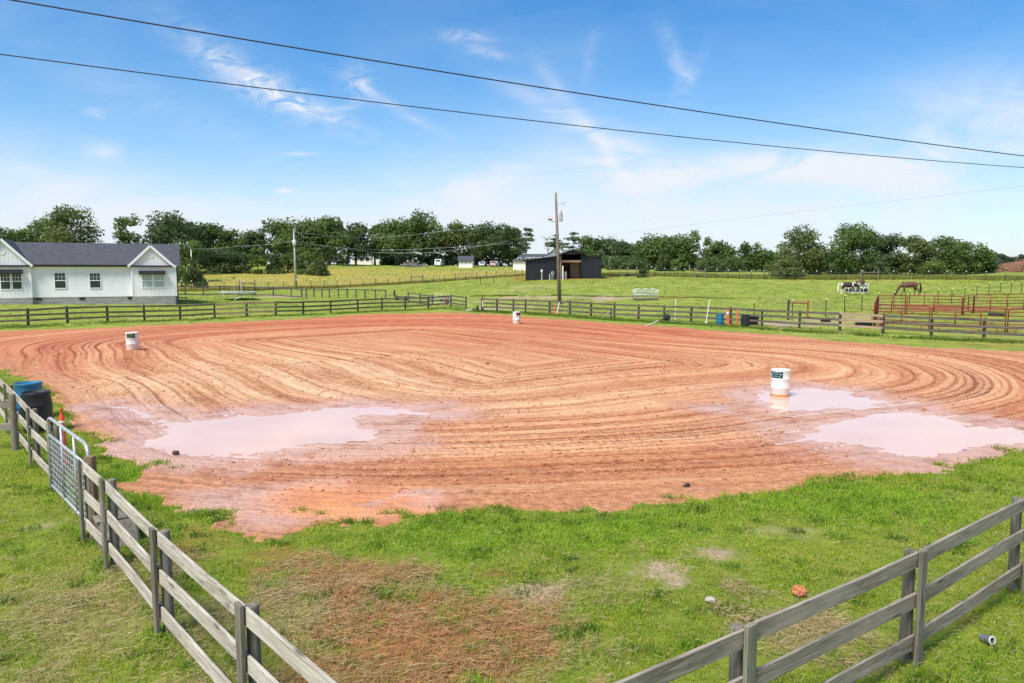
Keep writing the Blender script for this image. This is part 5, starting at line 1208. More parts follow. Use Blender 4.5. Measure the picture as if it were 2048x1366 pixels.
# ================================================================== other buildings
M['cream_paint'] = speckled('cream paint', (.78,.73,.68), (.84,.79,.75), 3, .6)
def gabled(name, label, px0, px1, D, py_base, py_eave, py_ridge, depth, gable_front=False, rot=0, wins=(), roof='shingle', wallm='cream_paint', hip=0, mat_w=None):
    x0 = (px0-1024)/1457*D; w = (px1-px0)/1457*D; pc = (px0+px1)/2; c = pt(pc, py_base, D); zf = c.z
    T = thing(name, label, 'house' if 'house' in name else ('cottage' if 'cottage' in name else 'shed'), (c.x, D, zf), rot); ze = H+D*ray(pc, py_eave)[1]-zf; zr = H+D*ray(pc, py_ridge)[1]-zf
    mb = MB()
    if gable_front:
        mb.box((0, depth/2, ze/2-.6), (w, depth, ze+1.2)); mb.prism([(-w/2, 0, ze), (w/2, 0, ze), (0, 0, zr-.12)], (0, depth, 0)); mb.build('wall', M[wallm], T); mb = MB()
        for s_ in (-1, 1):
            e = Vector((s_*(w/2+.35), -.35, ze-.18)); a_ = Vector((0, -.35, zr)); L_ = Vector((0, depth+.7, 0)); dz = Vector((0, 0, .12)); q = [e, a_, a_+L_, e+L_, e-dz, a_-dz, a_+L_-dz, e+L_-dz]
            mb._add(q, [(0,1,2,3),(7,6,5,4),(0,4,5,1),(1,5,6,2),(2,6,7,3),(3,7,4,0)])
    else:
        mb.box((0, depth/2, ze/2-.6), (w, depth, ze+1.2)); mb.prism([(w/2-.2 if hip else -w/2, 0, ze), (w/2-.2 if hip else -w/2, depth, ze), (w/2-.2 if hip else -w/2, depth/2, zr-.15)], (.2 if hip else w, 0, 0)); mb.build('wall', M[wallm], T); mb = MB()
        for y in (-.3, depth+.3):
            e = Vector((-w/2-.25, y, ze-.12)); f_ = Vector((w/2+.25, y, ze-.12)); r0 = Vector((-w/2-.25+hip, depth/2, zr)); r1 = Vector((w/2+.25, depth/2, zr)); dz = Vector((0, 0, .12)); q = [e, f_, r1, r0, e-dz, f_-dz, r1-dz, r0-dz]
            mb._add(q, [(0,1,2,3),(7,6,5,4),(0,4,5,1),(1,5,6,2),(2,6,7,3),(3,7,4,0)])
    mb.build('roof', M[roof], T)
    for (fx, z0, ww, hh) in wins:
        f = MB(); f.box((fx*w, -.03, z0+hh/2), (ww+.16, .06, hh+.16)); o = f.build('window', M['trim'], T); g = MB(); g.box((fx*w, -.065, z0+hh/2), (ww, .02, hh)); add('glazing', g.mesh('glazing'), M['glass'], o, WM[T.name])
    return T
gabled('white_cottage', 'white cottage with grey roof and a row of small windows, left of the black barn', 1026, 1092, 142, 536.5, 520, 507, 7, hip=2.4, wins=[(-.30,1.55,.5,.5),(-.06,1.5,.5,.55),(.06,1.5,.5,.55),(.18,1.5,.5,.55),(.32,1.5,.5,.55),(.27,.1,.9,1.0)])
gabled('white_shed', 'small square white shed with grey roof and three tiny windows at the field edge', 917.5, 945, 158, 532.5, 520, 511.5, 3.6, wins=[(-.28,.75,.35,.3),(0,.7,.35,.35),(.28,.72,.3,.35)])
gabled('gable_house', 'cream gable-fronted house with grey roof rising behind the black barn', 1088, 1146, 150, 545, 515, 492, 10, True, roof='shingle')
gabled('gable_house_wing', 'grey roofed wing beside the cream gable behind the black barn', 1128, 1168, 158, 545, 510, 496.5, 7) if False else None
gabled('white_farmhouse', 'two-storey white farmhouse gable half hidden among the skyline trees', 745, 763, 186, 528, 511, 504.5, 7, True, wins=[(-.12,1.3,.6,1.0),(.14,1.3,.6,1.0)])
gabled('farmhouse_wing', 'long white farmhouse wing low between the skyline tree trunks', 704, 743, 188, 528, 515, 509, 6, wins=[(-.3,.8,.8,1.0),(0,.8,.8,1.0),(.3,.8,.8,1.0)])
# ================================================================== vehicles at the field edge
def car(px, py, D, L_, hgt, col, label, name='parked_car', rot=0, cat='car'):
    p = pt(px, py, D); p.z = float(terrain_z(np.array([p.x]), np.array([p.y]))[0]); T = thing(name, label, cat, p, rot); w = 1.4
    m = speckled('car paint', col, [q*.9 for q in col], 2, .35); s = hgt/1.5
    mb = MB(); prof = [(-.5,.28),(-.5,.62),(-.44,.88*s),(-.40,.92*s),(-.30,1.42*s),(.12,1.48*s),(.27,1.0*s),(.46,.85*s),(.5,.6),(.5,.28)]
    mb.prism([(x*L_, -w/2, z) for x, z in prof], (0, w, 0)); mb.build('body', m, T)
    for y in (-w/2-.006, w/2+.006): mb = MB(); mb.prism([(x*L_, y-.004, z) for x, z in ((-.34,.98*s),(-.27,1.34*s),(.1,1.38*s),(.2,1.0*s))], (0, .008, 0)); mb.build('side_window', M['glass'], T)
    mb = MB(); mb.prism([(L_*-.425,-w*.4,.98*s),(L_*-.425,w*.4,.98*s),(L_*-.335,w*.38,1.36*s),(L_*-.335,-w*.38,1.36*s)], (-.03,0,0)); mb.build('rear_window', M['glass'], T)
    for x in (-.31, .31):
        for y in (-w/2+.08, w/2-.08): mb = MB(); mb.lathe([(.06,-.11),(.32,-.11),(.34,-.06),(.34,.06),(.32,.11),(.06,.11)], 14); add('wheel', mb.mesh('wheel'), M['blk_rubber'], T, Matrix.Translation((x*L_, y, .34)) @ Matrix.Rotation(PI/2, 4, 'X'), True)
    for y in (-.62, .62): mb = MB(); mb.box((-.502*L_, y, .78*s), (.03, .22, .14)); mb.build('tail_light', M['red_steel'], T)
car(878, 531, 165, 3.4, 1.65, (.75,.76,.76), 'white van parked under the dark skyline trees, left of the small white shed', 'parked_van', math.radians(84), 'van')
car(966, 532.5, 168, 3.2, 1.1, (.75,.75,.75), 'small white car under the trees right of the small white shed', 'parked_car', math.radians(80))
car(990, 533, 165, 3.4, 1.3, (.62,.42,.40), 'red and white pickup under the trees left of the white cottage', 'parked_car', math.radians(75))
# debris and brush
p = pt(824, 533, 160); p.z = float(gz(p.x, p.y)); rp = random.Random(2); mb = MB()
for k_ in range(70): a = rp.uniform(0, 6.28); r = rp.uniform(0, 1); c = p+Vector((math.cos(a)*r*4.0, math.sin(a)*r*2, rp.uniform(0, 1.3)*(1-r))); e = Vector((rp.uniform(-1,1), rp.uniform(-1,1), rp.uniform(-.4,.5)))*rp.uniform(.5,1.4); mb.tube([c-e, c+e], .07, 4)
tag(mb.build('brush_pile', M['bark_pale'], None), 'grey brown heap of branches in the field below the tallest skyline oak', 'brush pile')
p = at(2052, 545); rp = random.Random(3); mb = MB()
for k_ in range(420): a = rp.uniform(0, 6.28); r = rp.uniform(0, 1)**.7; c = p+Vector((math.cos(a)*r*8, math.sin(a)*r*3, rp.uniform(0, 2.5)*(1-r*.95)**.8)); e = Vector((rp.uniform(-1,1), rp.uniform(-1,1), rp.uniform(-.5,.6)))*rp.uniform(.3,1.0); mb.tube([c-e, c+e], rp.uniform(.05,.14), 4)
mb.blob(p+Vector((0,0,.3)), (7.2,3,1.7), 3, 14, .15); M['brush_red'] = speckled('reddish dead brush', (.11,.05,.03), (.24,.12,.075), 3, .95)
tag(mb.build('brush_pile', M['brush_red'], None), 'large reddish brown heap of dead brush beyond the wire fence at the right', 'brush pile')
for px, w_ in ((1229, 24), (1258, 21)):
    p = at(px, 552.5); T = thing('lumber_stack', 'low grey stack of old boards right of the barn, ' + ('next to the barn wall' if px < 1240 else 'next to the small dark bush'), 'lumber stack', p); L_ = w_/1457*p.y; rp = random.Random(px); mb = MB()
    for k_ in range(9): z = .1+.09*(k_//3); y = (k_ % 3-1)*.45; mb.beam((-L_/2+rp.uniform(-.2,.3), y+rp.uniform(-.1,.1), z+rp.uniform(0,.1)), (L_/2+rp.uniform(-.3,.2), y+rp.uniform(-.2,.2), z+rp.uniform(0,.1)), .3, .05)
    mb.build('boards', M['rail_far'], T)
# ================================================================== utility poles and lines
pb = at(1120, 609); D = pb.y; ptop = pt(1111.5, 386, D)
T = thing('utility_pole', 'tall leaning wooden utility pole with floodlight and grey transformer by the arena fence', 'utility pole', pb)
def pp(px, py): return pt(px, py, D)
sc = D/1457
mb = MB(); a, b = Vector((pb.x, pb.y, pb.z-.5)), ptop; L_ = (b-a).length; mbv = MB(); mbv.tube([(0,0,0),(L_*.5,0,0),(L_,0,0)], [.20,.155,.11], 12); W = Matrix.Translation(a) @ (b-a).to_track_quat('X', 'Z').to_matrix().to_4x4(); add('timber_shaft', mbv.mesh('timber_shaft', True), M['pole_wood'], T, W)
def onp(py): t = (py-386)/(609-386); return ptop.lerp(pb, t)
q = onp(408); mb = MB(); mb.tube([q, pp(1127, 406.5)], .03, 6); mb.tube([pp(1128.3, 403), pp(1126.8, 408), pp(1126.5, 411), pp(1128.5, 412)], .04, 5); mb.tube([pp(1129.8,404.2), pp(1130.6,405.5)], .05, 6); mb.build('cutout_arm', M['galv'], T, local=False)
mb = MB(); mb.tube([ptop, pp(1111, 383.2)], .05, 6); mb.blob(pp(1110.8, 384.2), (.07,.07,.12), 1, 8, .05); mb.build('top_insulator', M['steel_pale'], T, local=False)
c = pp(1121.4, 443); mb = MB(); r = 3.8*sc; h_ = 15*sc; mb.lathe([(r*.85,0),(r,.05),(r,h_*.9),(r*1.06,h_*.92),(r*1.06,h_*.97),(r*.5,h_)], 16, c+Vector((0,-.15,0))); mb.build('transformer', M['galv'], T, local=False)
mb = MB(); mb.lathe([(.05,0),(.08,.06),(.05,.12),(.08,.18),(.05,.24),(.07,.30)], 8, c+Vector((.05,-.15,h_))); mb.build('bushing', M['concrete'], T, local=False)
q = onp(443); mb = MB(); mb.tube([q, pp(1103.5, 443)], .035, 6); mb.tube([onp(426), pp(1110.5, 426.5)], .05, 5); mb.build('lamp_arm', M['galv'], T, local=False)
l = pp(1101, 437); rt = Matrix.Rotation(math.radians(-25), 3, 'X') @ Matrix.Rotation(math.radians(12), 3, 'Y'); mb = MB(); mb.box(l, (.36, .26, .26), rt); o = mb.build('floodlight', M['rust_red'], T, local=False); mb = MB(); mb.box(l+rt @ Vector((0,-.14,0)), (.27,.02,.17), rt); add('lens', mb.mesh('lens'), M['steel_pale'], o)
mb = MB(); mb.tube([l+Vector((-.18,0,0)), l+Vector((-.2,0,-.3)), pp(1103.5,443)], .02, 5); mb.build('lamp_yoke', M['galv'], T, local=False)
pb2 = at(592, 573); D2 = pb2.y; T = thing('utility_pole', 'silver grey utility pole with one transformer in the yellow meadow', 'utility pole', pb2)
top2 = pt(587.5, 463, D2); mb = MB(); mb.tube([pb2-Vector((0,0,.5)), pb2.lerp(top2, .5), top2], [.19,.15,.11], 10); mb.build('shaft', speckled('sun bleached pole', (.30,.29,.27), (.46,.45,.43), 3, .7, stretch=(4,4,.4)), T, True, local=False)
mb = MB(); c = pt(590, 491, D2); mb.lathe([(.22,0),(.27,.05),(.27,.72),(.18,.8)], 14, c+Vector((0,-.3,0))); mb.build('transformer', M['steel_pale'], T, True, local=False)
mb = MB(); mb.lathe([(.05,0),(.1,.12),(.05,.3)], 8, top2); mb.build('top_insulator', M['steel_pale'], T, True, local=False)
pb3 = pt(382.5, 526, 112); pb3.z = float(gz(pb3.x, 112)); T = thing('light_pole', 'slim pale light pole with small lamp head behind the cedar bush near the house', 'lamp post', pb3); tp = pt(382, 494, 112); mb = MB(); mb.tube([pb3, tp], .09, 8); mb.build('shaft', M['steel_pale'], T, True, local=False); mb = MB(); mb.box(tp+Vector((0,-.1,.05)), (.7,.35,.16)); mb.build('lamp_head', M['galv'], T, local=False)
def cable(pts, r, m, label, sag=None, n=40):
    out = []
    for i in range(len(pts)-1):
        for k_ in range(n): 
            f = k_/n; v = pts[i].lerp(pts[i+1], f); v = v.copy(); v.z -= (sag or 0)*4*f*(1-f); out.append(v)
    out.append(pts[-1]); mb = MB(); mb.tube(out, r, 6); tag(mb.build('power_line', M[m], None, True), label, 'power line', 'overhead power lines')
cable([pt(-420, -77.2, 17.5), pt(2460, 356.5, 40)], .0195, 'cable', 'thicker upper black power line crossing the sky', .477)
cable([pt(-420, 51.5, 20), pt(2460, 357, 46)], .0165, 'cable', 'thinner lower black power line crossing the sky', .69)
cable([pp(1130, 480), pt(1640, 418, 75), pt(2060, 371, 55), pt(2500, 318, 42)], .008, 'cable_grey', 'faint grey line rising to the right from the wooden utility pole', .0)
cable([top2, pt(740, 474.5, 128), pt(885, 462, 128), pt(1010, 446, 130)], .012, 'cable_pale', 'topmost pale wire leaving the silver pole across the skyline trees', .25)
cable([pt(589, 482, D2), pt(752, 505, 126), pt(870, 505, 126), pt(1018, 482, 128)], .015, 'cable_pale', 'sagging pale wire, lowest of those crossing the skyline trees', .1)
cable([pt(589, 487, D2), pt(760, 500, 127), pt(885, 495.5, 127), pt(1024, 486, 129)], .012, 'cable_pale', 'pale wire between the topmost and lowest wires over the skyline trees', .1)
cable([pt(382, 497, 112), pt(480, 492, 108), pt(589, 481, D2)], .010, 'cable_pale', 'thin wire from the slim light pole to the silver utility pole', .2)
# ================================================================== wire fences with steel posts
def wire_fence(name, label, posts, line, hgt, cap, rpost=.03, wires=(.35,.7,1.05), grp=None, braces=(), capm='cap_white'):
    Ls = [at(*q) for q in line]; xs = [q[0] for q in line]; P = []
    for px in posts:
        k_ = max([i for i in range(len(line)-1) if px >= xs[i]] or [0]); t = on_line(px, Ls[k_], Ls[k_+1]); v = Ls[k_].lerp(Ls[k_+1], t); v.z = zg(v); P.append(v)
    T = thing(name, label, 'fence', P[0], 0, grp); rp = random.Random(len(posts)); pm = None
    for p in P:
        if pm is None: mb = MB(); mb.box((0,0,hgt/2-.15), (rpost*2,rpost,hgt+.3)); mb.box((0,-rpost*.8,hgt/2-.15), (rpost*.5,rpost*1.2,hgt+.3)); pm = mb.mesh('post'); pm.materials.append(M['tpost']); cb = MB(); cb.box((0,0,hgt+.01), (rpost*2.5,rpost*2.5,.13)); cb.box((rpost*2,-rpost,hgt+.03), (rpost*4,rpost,.05)); cm = cb.mesh('cap'); cm.materials.append(M[capm])
        W = Matrix.Translation(p) @ Matrix.Rotation(rp.uniform(-.03,.03), 4, 'Y'); o = add('post', pm, None, T, W)
        if cap: add('cap', cm, None, o, W)
    for z in wires: mb = MB(); mb.tube([p+Vector((0,-.03,z)) for p in P], .008 if P[0].y < 90 else .011, 4, False); mb.build('wire', M['wire'], T, local=False)
    for (b0, b1) in braces:
        q = []
        for px in (b0, b1): k_ = max([i for i in range(len(line)-1) if px >= xs[i]] or [0]); v = Ls[k_].lerp(Ls[k_+1], on_line(px, Ls[k_], Ls[k_+1])); v.z = zg(v); q.append(v)
        for v in q: mb = MB(); mb.tube([v-Vector((0,0,.3)), v+Vector((0,0,1.45))], .09, 8); mb.build('brace_post', M['pole_wood'], T, local=False)
        mb = MB(); mb.tube([q[0]+Vector((0,0,1.0)), q[1]+Vector((0,0,1.0))], .065, 8); mb.build('brace_rail', M['pole_wood'], T, local=False)
    return T
wire_fence('wire_fence', 'wire fence with capped steel posts along the yellow meadow, left of the black barn', [366,386,418,451,490,540,569,595,624,650,676,702.5,728,752.6,777,800.5,823.5,846,868,890,911.6,931.5,953,973.5,992.6,1011.5,1030.5,1044.5], [(346,583.5),(450,582),(600,578),(702,575),(752,572.5),(823,567.5),(911,562),(1000,556.5),(1050,553.5)], 1.25, True, .035, braces=[(482,512),(823.5,846)])
wire_fence('wire_fence', 'long wire fence with capped steel posts running right from the barn below the trees', [1219,1237,1253.6,1271,1308,1327,1347,1366.6,1387,1408,1430,1453,1476,1500,1525,1602,1629,1657,1687,1720,1751.5,1783,1815,1851.6,1888,1926,1966,2006,2050,2095], [(1205,552),(1350,554),(1480,558),(1540,559.5),(1700,560),(1850,560.5),(2048,561.5),(2200,562)], 1.2, True, .032, braces=[(1387,1408),(1718,1752)])
wire_fence('electric_fence', 'electric fence of green steel posts with yellow insulators around the red corral', [1508,1584,1651,1688,1722.5,1755.6,1786,1817,1846.5,1874,1900.6,1927,1950,1974,1996.5,2018,2039,2075], [(1500,640),(1651,634),(1688,624),(1755,618),(1817,612),(1900,608),(1927,604),(1950,597),(1974,592),(1996,589),(2039,587),(2080,586)], 1.38, True, .028, (.9,1.3), capm='cap_yellow')
wire_fence('electric_fence', 'two lone steel posts standing in the paddock left of the black barn', [961.5, 987.5], [(961,569),(988,566)], 1.25, True, .035, (.9,))
a, b = at(1576, 639.5), at(1615, 634.5); T = thing('hitching_rack', 'dark and rusty red H-shaped brace frame just beyond the far board fence', 'fence brace', a)
mb = MB(); mb.tube([a-Vector((0,0,.2)), a+Vector((0,0,1.5))], .085, 8); mb.build('dark_upright', M['post_far'], T, local=False); mb = MB(); mb.tube([b-Vector((0,0,.2)), b+Vector((0,0,1.35))], .07, 8); mb.tube([a+Vector((0,0,1.28)), b+Vector((0,0,1.1))], .05, 8); mb.build('red_rail', M['rust_red'], T, local=False)
a, b = at(1461, 646), at(1506, 641)
# ================================================================== red corral
def hurdle(a, b, label, h=1.52, grp='red corral sections'):
    a, b = Vector(a), Vector(b); d = b-a; d2 = Vector((d.x, d.y, 0)); L_ = d2.length; rot = math.atan2(d.y, d.x); sl = (b.z-a.z)/L_
    T = thing('livestock_hurdle', label, 'corral section', a, rot, grp); r = .031; g = .06
    def P(x, z): return (x, 0, z+sl*x)
    mb = MB(); zb = .12; k_ = .16
    mb.tube([P(g,-.02),P(g,h-k_),P(g+.05,h-.05),P(g+k_,h),P(L_-g-k_,h),P(L_-g-.05,h-.05),P(L_-g,h-k_),P(L_-g,-.02)], r*1.15, 8); mb.build('frame_tube', M['red_steel'], T, True)
    for q in range(1, 6): z = h-q*(h-.26)/5.0; mb = MB(); mb.tube([P(g,z),P(L_-g,z)], r*.85, 6); mb.build('rail', M['red_steel'], T, True)
    n = max(1, round(L_/1.6)-1)
    for q in range(1, n+1): x = L_*q/(n+1); mb = MB(); mb.tube([P(x,.24),P(x,h-.01)], r*1.25, 6); mb.build('stile', M['red_steel'], T, True)
    for x, s_ in ((g, 1), (L_-g, -1)): mb = MB(); mb.tube([P(x,.02),P(x+s_*.12,.0),P(x+s_*.36,.01),P(x+s_*.45,.08),P(x+s_*.45,.27)], r, 6); mb.build('foot_loop', M['red_steel'], T, True)
Fp = [at(1747, 653), at(1859.5, 660), at(2012, 665), at(2190, 671)]
Bp = [at(1754, 629.5), at(1811, 629), at(1925, 631.5)]; Cp = [at(1946, 626), at(2080, 625), at(2200, 626)]
hurdle(Fp[0], Fp[1], 'front red corral section at the left corner, nearest the board fence')
hurdle(Fp[1], Fp[2], 'long front red corral section, second from the left corner')
hurdle(Fp[2], Fp[3], 'front red corral section running out past the right side')
m1 = Fp[0].lerp(Bp[0], .34); m2 = Fp[0].lerp(Bp[0], .67)
hurdle(Fp[0], m1, 'red corral section on the left side, seen end-on, nearest the front corner'); hurdle(m1, m2, 'middle red corral section of the left side, seen end-on'); hurdle(m2, Bp[0], 'red corral section of the left side, seen end-on, at the back corner')
hurdle(Bp[0], Bp[1], 'short back red corral section below the grazing brown horse'); hurdle(Bp[1], Bp[2], 'long back red corral section with the dark soil in front'); hurdle(Bp[2], Cp[0], 'red corral section dividing the two pens')
hurdle(Cp[0], Cp[1], 'back red corral section of the right pen'); hurdle(Cp[1], Cp[2], 'back red corral section at the far right')
p = at(1993, 632); T = thing('tyre_feeder', 'dark round rubber feeder lying inside the right red pen', 'feeder', p); mb = MB(); mb.lathe([(.30,0),(.52,.0),(.56,.1),(.52,.2),(.36,.22),(.30,.12)], 18); mb.build('tyre', M['blk_rubber'], T, True); mb = MB(); mb.lathe([(.3,.03),(.01,.03)], 14); mb.build('feeder_bottom', M['dark_in'], T)
p = at(1752, 651); T = thing('gate_latch_stand', 'small red pipe stand on the ground at the corral corner', 'pipe stand', p); mb = MB(); mb.tube([(-.3,0,0),(-.3,0,.6),(.1,0,.7),(.3,.0,.55),(.3,0,0)], .04, 6); mb.tube([(-.3,0,.35),(.3,0,.3)], .03, 6); mb.build('pipe_loop', M['red_steel'], T, True)
# ================================================================== feeders and horses
def ring_feeder(px, py, R_, label, m, hb=.62, loops=9, skirt=True, arch=False):
    p = at(px, py); T = thing('hay_feeder', label, 'hay feeder', p); ring = lambda z, r: [(r*math.cos(q*PI/16), r*math.sin(q*PI/16), z) for q in range(33)]
    mb = MB()
    for z in (.12, hb): mb.tube(ring(z, R_), .026, 6, False)
    mb.build('ring_tube', M[m], T, True); mb = MB()
    for q in range(loops):
        a0 = 2*PI*q/loops; a1 = 2*PI*(q+1)/loops; am = (a0+a1)/2; mb.tube([(R_*math.cos(a0),R_*math.sin(a0),.0),(R_*math.cos(a0),R_*math.sin(a0),hb)], .024, 6)
        rr = R_*1.03; mb.tube([(R_*math.cos(a0),R_*math.sin(a0),hb),(rr*math.cos(am-.05),rr*math.sin(am-.05),hb+.52),(rr*math.cos(am+.05),rr*math.sin(am+.05),hb+.52),(R_*math.cos(a1),R_*math.sin(a1),hb)], .024, 6)
    mb.build('loop_bars', M[m], T, True)
    if skirt: mb = MB(); mb.lathe([(R_*.985,.1),(R_*.985,.5),(R_*.97,.5),(R_*.97,.1)], 32, caps=False); mb.build('skirt', M['dark_in'], T, True)
    return p
fp = ring_feeder(1713, 586.5, 1.2, 'white ring hay feeder between the pinto and the bay horse', 'white_paint')
p = at(1291, 600); T = thing('cradle_feeder', 'pale galvanised cradle hay feeder with arched bars standing in the paddock', 'hay feeder', p); mb = MB(); wL = 2.25
for x in (-wL/2, wL/2): mb.tube([(x,-.5,.1),(x,-.5,.62),(x,-.5,1.08)], .03, 6); mb.tube([(x,.5,.1),(x,.5,1.08)], .03, 6)
for y in (-.5, .5):
    mb.tube([(-wL/2,y,.55),(wL/2,y,.55)], .028, 6)
    for q in range(3): c = -wL/2+wL*(q+.5)/3; mb.tube([(c-wL/6,y,.55),(c-wL/6*.75,y,.9),(c-.12,y,1.12),(c+.12,y,1.12),(c+wL/6*.75,y,.9),(c+wL/6,y,.55)], .028, 6)
    for q in range(6): c = -wL/2+wL*(q+.5)/6; mb.tube([(c-wL/12,y,.55),(c,y,.85),(c+wL/12,y,.55)], .018, 5)
mb.build('arch_bars', M['steel_pale'], T, True); mb = MB()
for y in (-.55, .55): mb.box((0, y, .08), (wL+.1, .12, .14))
mb.build('skid', M['rail_far'], T); mb = MB()
for q in range(10): x = -wL/2+wL*q/9; mb.tube([(x,-.5,.55),(x,0,.25),(x,.5,.55)], .014, 4)
mb.build('cradle_bars', M['galv'], T)
def horse_coat(name, base, dark, patches=()):
    def fn(t, b):
        o = t.obj(); s = t.sep(o); n = t.noise(o, 3, 4, .6); c = t.mix(t.ramp(n, [(.3, 0), (.7, 1)]), base, [q*1.35 for q in base])
        lo = t.math('SUBTRACT', 1.15, t.math('MULTIPLY', s[2], 1.5), clamp=True); c = t.mix(lo, c, dark)
        for (ctr, rad) in patches:
            d = t.new('ShaderNodeVectorMath', {0: t.vmul(o, [1/q for q in rad], [-a/q for a, q in zip(ctr, rad)])}, operation='LENGTH').outputs['Value']
            c = t.mix(t.ramp(t.math('ADD', d, t.math('MULTIPLY', n, .5)), [(1.16, 1.0), (1.26, 0.0)] if False else [(.0, 1.0), (.985, 1.0), (1.0, 0.0)]), c, (.72,.68,.62))
        t.l.new(c, b.inputs['Base Color'])
    return material(name, fn, base, .55, 0, .35)
def skin(name, J, E, m, parent, sub=2, root=0):
    me = bpy.data.meshes.new(name); me.from_pydata([j[:3] for j in J], E, []); o = add(name, me, m, parent, None, True); s_ = o.modifiers.new('skin', 'SKIN'); s_.use_smooth_shade = True
    for v, j in zip(me.skin_vertices[0].data, J):
        r = j[3]; v.radius = r if hasattr(r, '__len__') else (r, r)
    me.skin_vertices[0].data[root].use_root = True
    u = o.modifiers.new('subsurf', 'SUBSURF'); u.levels = u.render_levels = sub; return o
def horse(px, py, face, label, coat, mane, tailm, headdown=1.0, scale=1.0, step=.12, group='horses in the paddock'):
    p = at(px, py); T = thing('horse', label, 'horse', p, 0, group); setw(T, Matrix.Translation(p) @ Matrix.Rotation(face, 4, 'Z') @ Matrix.Scale(scale, 4))
    hd = headdown
    nk = [(.80,0,1.16-.08*hd,(.115,.19)),(1.0,0,.98-.16*hd,(.085,.15)),(1.16,0,.80-.25*hd,(.07,.125)),(1.24,0,.66-.28*hd,(.085,.115)),(1.30,0,.48-.29*hd,(.075,.095)),(1.335,0,.32-.26*hd,(.055,.06)),(1.345,0,.24-.20*hd,(.05,.05))]
    J = [(-.02,0,1.11,(.28,.335)),(.30,0,1.11,(.26,.33)),(.56,0,1.14,(.20,.29))]+nk+[(-.34,0,1.12,(.27,.325)),(-.62,0,1.17,(.26,.29)),(-.82,0,1.16,(.16,.20))]
    E = [(0,1),(1,2),(2,3)]+[(i, i+1) for i in range(3, 9)]+[(0,10),(10,11),(11,12)]
    def leg(root, pts):
        i0 = len(J); 
        for q in pts: J.append(q)
        E.append((root, i0)); E.extend((i, i+1) for i in range(i0, len(J)-1))
    for s_, st in ((1, step), (-1, -step)):
        leg(2, [(.50,.13*s_,.90,(.10,.13)),(.50+st*.5,.14*s_,.70,.075),(.51+st,.14*s_,.46,.052),(.52+st*1.4,.14*s_,.28,.036),(.53+st*1.6,.14*s_,.12,.042),(.58+st*1.7,.14*s_,.035,.055)])
        leg(11, [(-.56,.14*s_,.92,(.13,.18)),(-.60-st*.2,.15*s_,.72,(.09,.115)),(-.76-st*.6,.15*s_,.53,(.055,.07)),(-.745-st*.8,.15*s_,.31,.038),(-.735-st*.9,.15*s_,.13,.043),(-.68-st*.9,.15*s_,.035,.056)])
    skin('body', J, E, coat, T)
    for s_ in (-1, 1): mb = MB(); e = Vector(nk[3][:3])+Vector((-.04,.07*s_,.10)); mb.tube([e, e+Vector((.0,.02*s_,.07)), e+Vector((.02,.015*s_,.15))], [.035,.038,.006], 6); mb.build('ear', coat, T, True)
    for s_ in (-1, 1): mb = MB(); e = Vector(nk[4][:3])+Vector((-.01,.072*s_,.06)); mb.blob(e, (.022,.014,.022), 1, 8, 0); mb.build('eye', M['blk_rubber'], T, True)
    mb = MB(); crest = [Vector(q[:3])+Vector((-.03,0,(q[3][1])*.92)) for q in [J[2]]+nk[:4]]; vs = []; fs = []
    for i, v in enumerate(crest):
        for yy, dz in ((-.025,.03),(.025,.03),(.085,-.17),(.06,-.18)): vs.append(v+Vector((.015*math.sin(i*2),yy,dz)))
    for i in range(len(crest)-1):
        for q in range(4): fs.append((i*4+q, i*4+(q+1)%4, i*4+4+(q+1)%4, i*4+4+q))
    mb._add(vs, fs+[(3,2,1,0), tuple((len(crest)-1)*4+q for q in range(4))]); mb.build('mane', mane, T, True)
    mb = MB(); mb.tube([(-.88,0,1.28),(-1.0,.01,1.22),(-1.08,.02,1.0),(-1.10,.02,.7),(-1.09,.0,.42),(-1.06,-.02,.2)], [.05,.07,.085,.10,.085,.02], 9); mb.build('tail', tailm, T, True)
    return T
M['hair_black'] = speckled('black horse hair', (.012,.010,.010), (.03,.026,.024), 12, .6, stretch=(1,1,.3)); M['hair_white'] = speckled('pale horse hair', (.60,.56,.46), (.78,.75,.68), 12, .6, stretch=(1,1,.3))
bay = horse_coat('bay coat', (.11,.048,.033), (.018,.013,.012)); pin = horse_coat('pinto coat', (.035,.022,.018), (.74,.70,.64), [((.42,0,1.2),(.085,.7,.42)), ((-.80,0,1.2),(.17,.7,.42)), ((-.62,0,.2),(.4,.5,.62))]); brn = horse_coat('brown coat', (.10,.065,.042), (.03,.02,.015))
horse(1818, 591.5, math.radians(176), 'bay horse with black tail grazing alone above the red corral', bay, M['hair_black'], M['hair_black'], 1.0, 1.1, .16)
horse(1696, 589.6, math.radians(-6), 'dark brown and white pinto with white tail eating at the ring feeder', pin, M['hair_white'], M['hair_white'], .25, .98, .05)
T = horse(1721, 583.6, math.radians(35), 'brown horse standing behind the white ring feeder, rump to the viewer', brn, M['hair_black'], M['hair_black'], .5, .97, .04)
